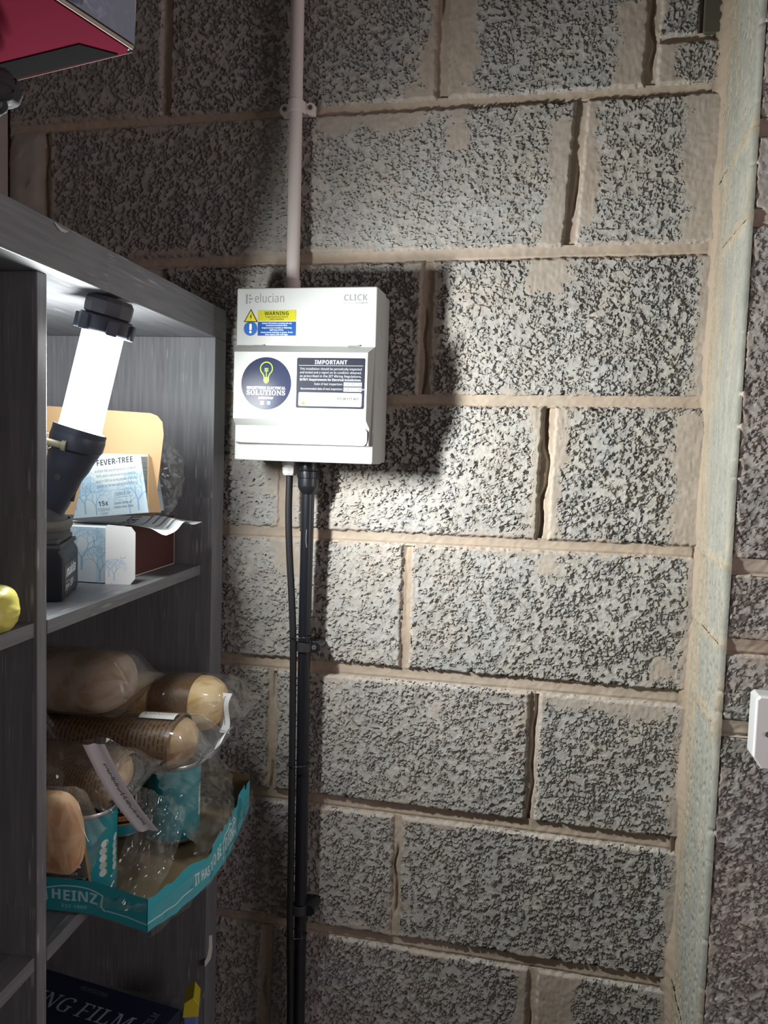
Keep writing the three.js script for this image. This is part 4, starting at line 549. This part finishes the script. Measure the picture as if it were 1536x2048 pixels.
{
  const t = bread('flat pale bread in a crumpled clear bag leaning over the front of the nearest can', [-0.052, 1.003, 0.482], 0.0, [0.126, 0.100, 0.034], { seed: 13, roll: 0.18, tone: [0.66, 0.45, 0.27], bagL: 1.2, bagK: 1.12 });
  // loose top of the bag folded up over the print
  obj('bag_collar', film(40, 22, (u, v) => [lerp(-0.06, 0.085, u), 0.095 + 0.060 * v - 0.05 * u * u + 0.012 * Math.sin(u * 9), -0.018 - 0.055 * v + 0.010 * Math.sin(v * 4 + u * 6)], 0.012, 4.2, 133), matFilm, t);
  const strip = obj('seal_strip', grid(26, 4, (u, v) => [0.024 * (v - 0.5) + 0.052 * (0.5 - u), 0.115 * (u - 0.5), 0.010 * Math.sin(u * 3.1) + 0.002 * Math.sin(v * 9)], (u, v) => [u, 1 - v]), M({ map: sealPrint, roughness: 0.4, side: THREE.DoubleSide }), t); strip.position.set(0.0945, 0.090, -0.035); strip.rotation.y = 0.25; strip.userData.label = 'white sealed end strip';
}
// ---------------------------------------------------------------- boxes in the bottom opening
{
  const t = sthing('film_box', 'dark blue catering box lettered CLING FILM lying in the bottom opening', 'box', [-0.148, 0.5645, 0.232], -0.20);
  const navy = '#16203c';
  obj('carton', box(0.315, 0.088, 0.100, 0, 0.0445, 0, 0.002), M({ color: rgb(0.010, 0.014, 0.036), roughness: 0.5 }), t);
  const top = obj('printed_top', new THREE.PlaneGeometry(0.313, 0.098), M({ map: print(1024, 306, (c, w, h) => { c.fillStyle = navy; c.fillRect(0, 0, w, h); text(c, 'CLING FILM', 520, 215, 128, { font: 'serif', weight: 'normal', colour: '#98a2b8', width: 720 }); text(c, 'PROFESSIONAL', 560, 60, 36, { weight: 'normal', colour: '#6d768c', width: 170 }); c.save(); c.translate(960, 160); c.rotate(-Math.PI / 2); text(c, 'CLING FILM', 0, 0, 54, { font: 'serif', weight: 'normal', colour: '#77819a', width: 200 }); c.restore(); }), roughness: 0.5 }), t); top.rotation.x = -Math.PI / 2; top.position.set(0, 0.0887, 0);
  const y = sthing('packet', 'small yellow and blue packet standing behind the end of the dark blue box', 'packet', [0.004, 0.5645, 0.140], 0.3);
  obj('pack_body', box(0.022, 0.036, 0.040, 0, 0.018, 0, 0.003), M({ color: rgb(0.10, 0.17, 0.42), roughness: 0.5 }), y);
  obj('pack_top', extrude([[-0.011, 0], [0.011, 0], [0.012, 0.018], [0.004, 0.030], [-0.009, 0.022]], 0.038, 0.001).translate(0, 0.036, -0.019), M({ color: rgb(0.55, 0.48, 0.03), roughness: 0.5 }), y);
}
// ---------------------------------------------------------------- yellow packet in the next column
{
  const t = sthing('packet', 'crumpled yellow packet with a white string on the board left of the divider', 'packet', [-0.074, 1.2985, 0.634], 1.05);
  obj('pouch', pillow(0.175, 0.050, 0.085, { pw: 3.4, end: 0.2, amp: 0.10, size: 5, seed: 151 }), M({ color: rgb(0.62, 0.58, 0.12), roughness: 0.4 }), t);
  const st = obj('string', tube([[0.03, 0.050, 0.02], [0.055, 0.056, 0.012], [0.068, 0.078, 0.0], [0.060, 0.090, -0.02]], 0.0022, 20, 8), M({ color: rgb(0.62, 0.62, 0.62), roughness: 0.6 }), t); st.userData.label = 'white string';
}
// ---------------------------------------------------------------- red box on top of the shelf unit
{
  const phi = -0.225, K = [-0.0192, 1.7118, 0.8319], cx = Math.cos(phi), sx = Math.sin(phi), LX2 = 0.56, LZ2 = 0.33, H = 0.19;
  const t = thing('storage_box', 'worn cardboard box with a red underside and dark mottled end, overhanging the top board', 'box', [K[0] - cx * LX2 / 2 + sx * LZ2 / 2, K[1], K[2] + sx * LX2 / 2 + cx * LZ2 / 2], phi);
  obj('carton', box(LX2, H, LZ2, 0, H / 2 + 0.0006, 0, 0.004), M({ color: rgb(0.05, 0.05, 0.055), roughness: 0.6 }), t);
  const under = obj('printed_underside', extrude(roundRect(LX2 - 0.004, LZ2 - 0.004, 0.006), 0.0005), M({ color: rgb(0.17, 0.006, 0.028), roughness: 0.95, specularIntensity: 0.02 }), t); under.rotation.x = Math.PI / 2; under.position.y = 0.0005; under.userData.label = 'red underside';
  obj('black_border', extrude([[-LX2 / 2, -0.158 - 0.004], [LX2 / 2 - 0.012, -0.158 - 0.004], [LX2 / 2 - 0.024, -0.1445], [-LX2 / 2, -0.1435]], 0.0004), M({ color: rgb(0.006, 0.006, 0.007), roughness: 0.95, specularIntensity: 0.02, side: THREE.DoubleSide }), t).rotation.x = Math.PI / 2;
  const fur = print(512, 512, (c, w, h) => { c.fillStyle = '#7d8796'; c.fillRect(0, 0, w, h); const q = rng(77); for (let i = 0; i < 500; i++) { const x = w * q(), y = h * q(); if (fbm(x / 120, y / 120, 15, 2) > 0) continue; c.fillStyle = 'rgba(28,33,44,0.4)'; c.beginPath(); c.ellipse(x, y, 14 + 26 * q(), 10 + 16 * q(), 3 * q(), 0, 7); c.fill(); } for (let i = 0; i < 2600; i++) { const x = w * q(), y = h * q(), l = smooth(-0.1, 0.6, fbm(x / 90, y / 90, 5, 3)); c.strokeStyle = `rgba(${170 + 60 * l},${182 + 56 * l},${205 + 45 * l},${0.08 + 0.5 * l})`; c.lineWidth = 1 + 4 * q(); c.beginPath(); c.moveTo(x, y); c.quadraticCurveTo(x + 12 * (q() - 0.5), y - 10 * q(), x + 26 * (q() - 0.5), y - 26 * q()); c.stroke(); } });
  const end = obj('mottled_end', new THREE.PlaneGeometry(LZ2 - 0.006, H - 0.006), M({ map: fur, roughness: 0.4 }), t); end.rotation.y = Math.PI / 2; end.position.set(LX2 / 2 + 0.0006, H / 2, 0);
  obj('worn_edge', [tube([[LX2 / 2, 0.001, -LZ2 / 2 + 0.004], [LX2 / 2, 0.0012, -0.02], [LX2 / 2, 0.001, LZ2 / 2 - 0.004]], 0.0011, 30, 6), tube([[LX2 / 2 - 0.002, 0.003, -LZ2 / 2 + 0.002], [LX2 / 2 - 0.001, 0.05, -LZ2 / 2 + 0.001], [LX2 / 2 - 0.002, H - 0.004, -LZ2 / 2 + 0.002]], 0.0010, 20, 6), tube([[LX2 / 2 - 0.003, 0.0008, -LZ2 / 2 + 0.001], [0.15, 0.0006, -LZ2 / 2], [0.08, 0.0006, -LZ2 / 2]], 0.0006, 20, 6)], M({ color: rgb(0.42, 0.36, 0.30), roughness: 0.9 }), t).userData.label = 'worn bare cardboard edge';
  const p = sthing('plastic_bag', 'scrap of cloudy grey plastic hanging under the red box', 'plastic bag', [0.136, 1.6805, 0.852]);
  obj('scrap', film(26, 26, (u, v) => { const a = u * 2 * Math.PI, r = 0.020 * Math.pow(Math.sin(Math.PI * (0.06 + 0.88 * v)), 0.6); return [r * Math.cos(a) * 1.3, 0.031 * v - 0.001, r * Math.sin(a)]; }, 0.007, 3.2, 171), M({ color: rgb(0.07, 0.072, 0.075), roughness: 0.8, specularIntensity: 0.1, transmission: 0.3, thickness: 0, side: THREE.DoubleSide }), p);
}
console.log('things built');
scene.traverse((o) => { if (o.isMesh) { o.castShadow = o.receiveShadow = true; } });
renderer.render(scene, camera);
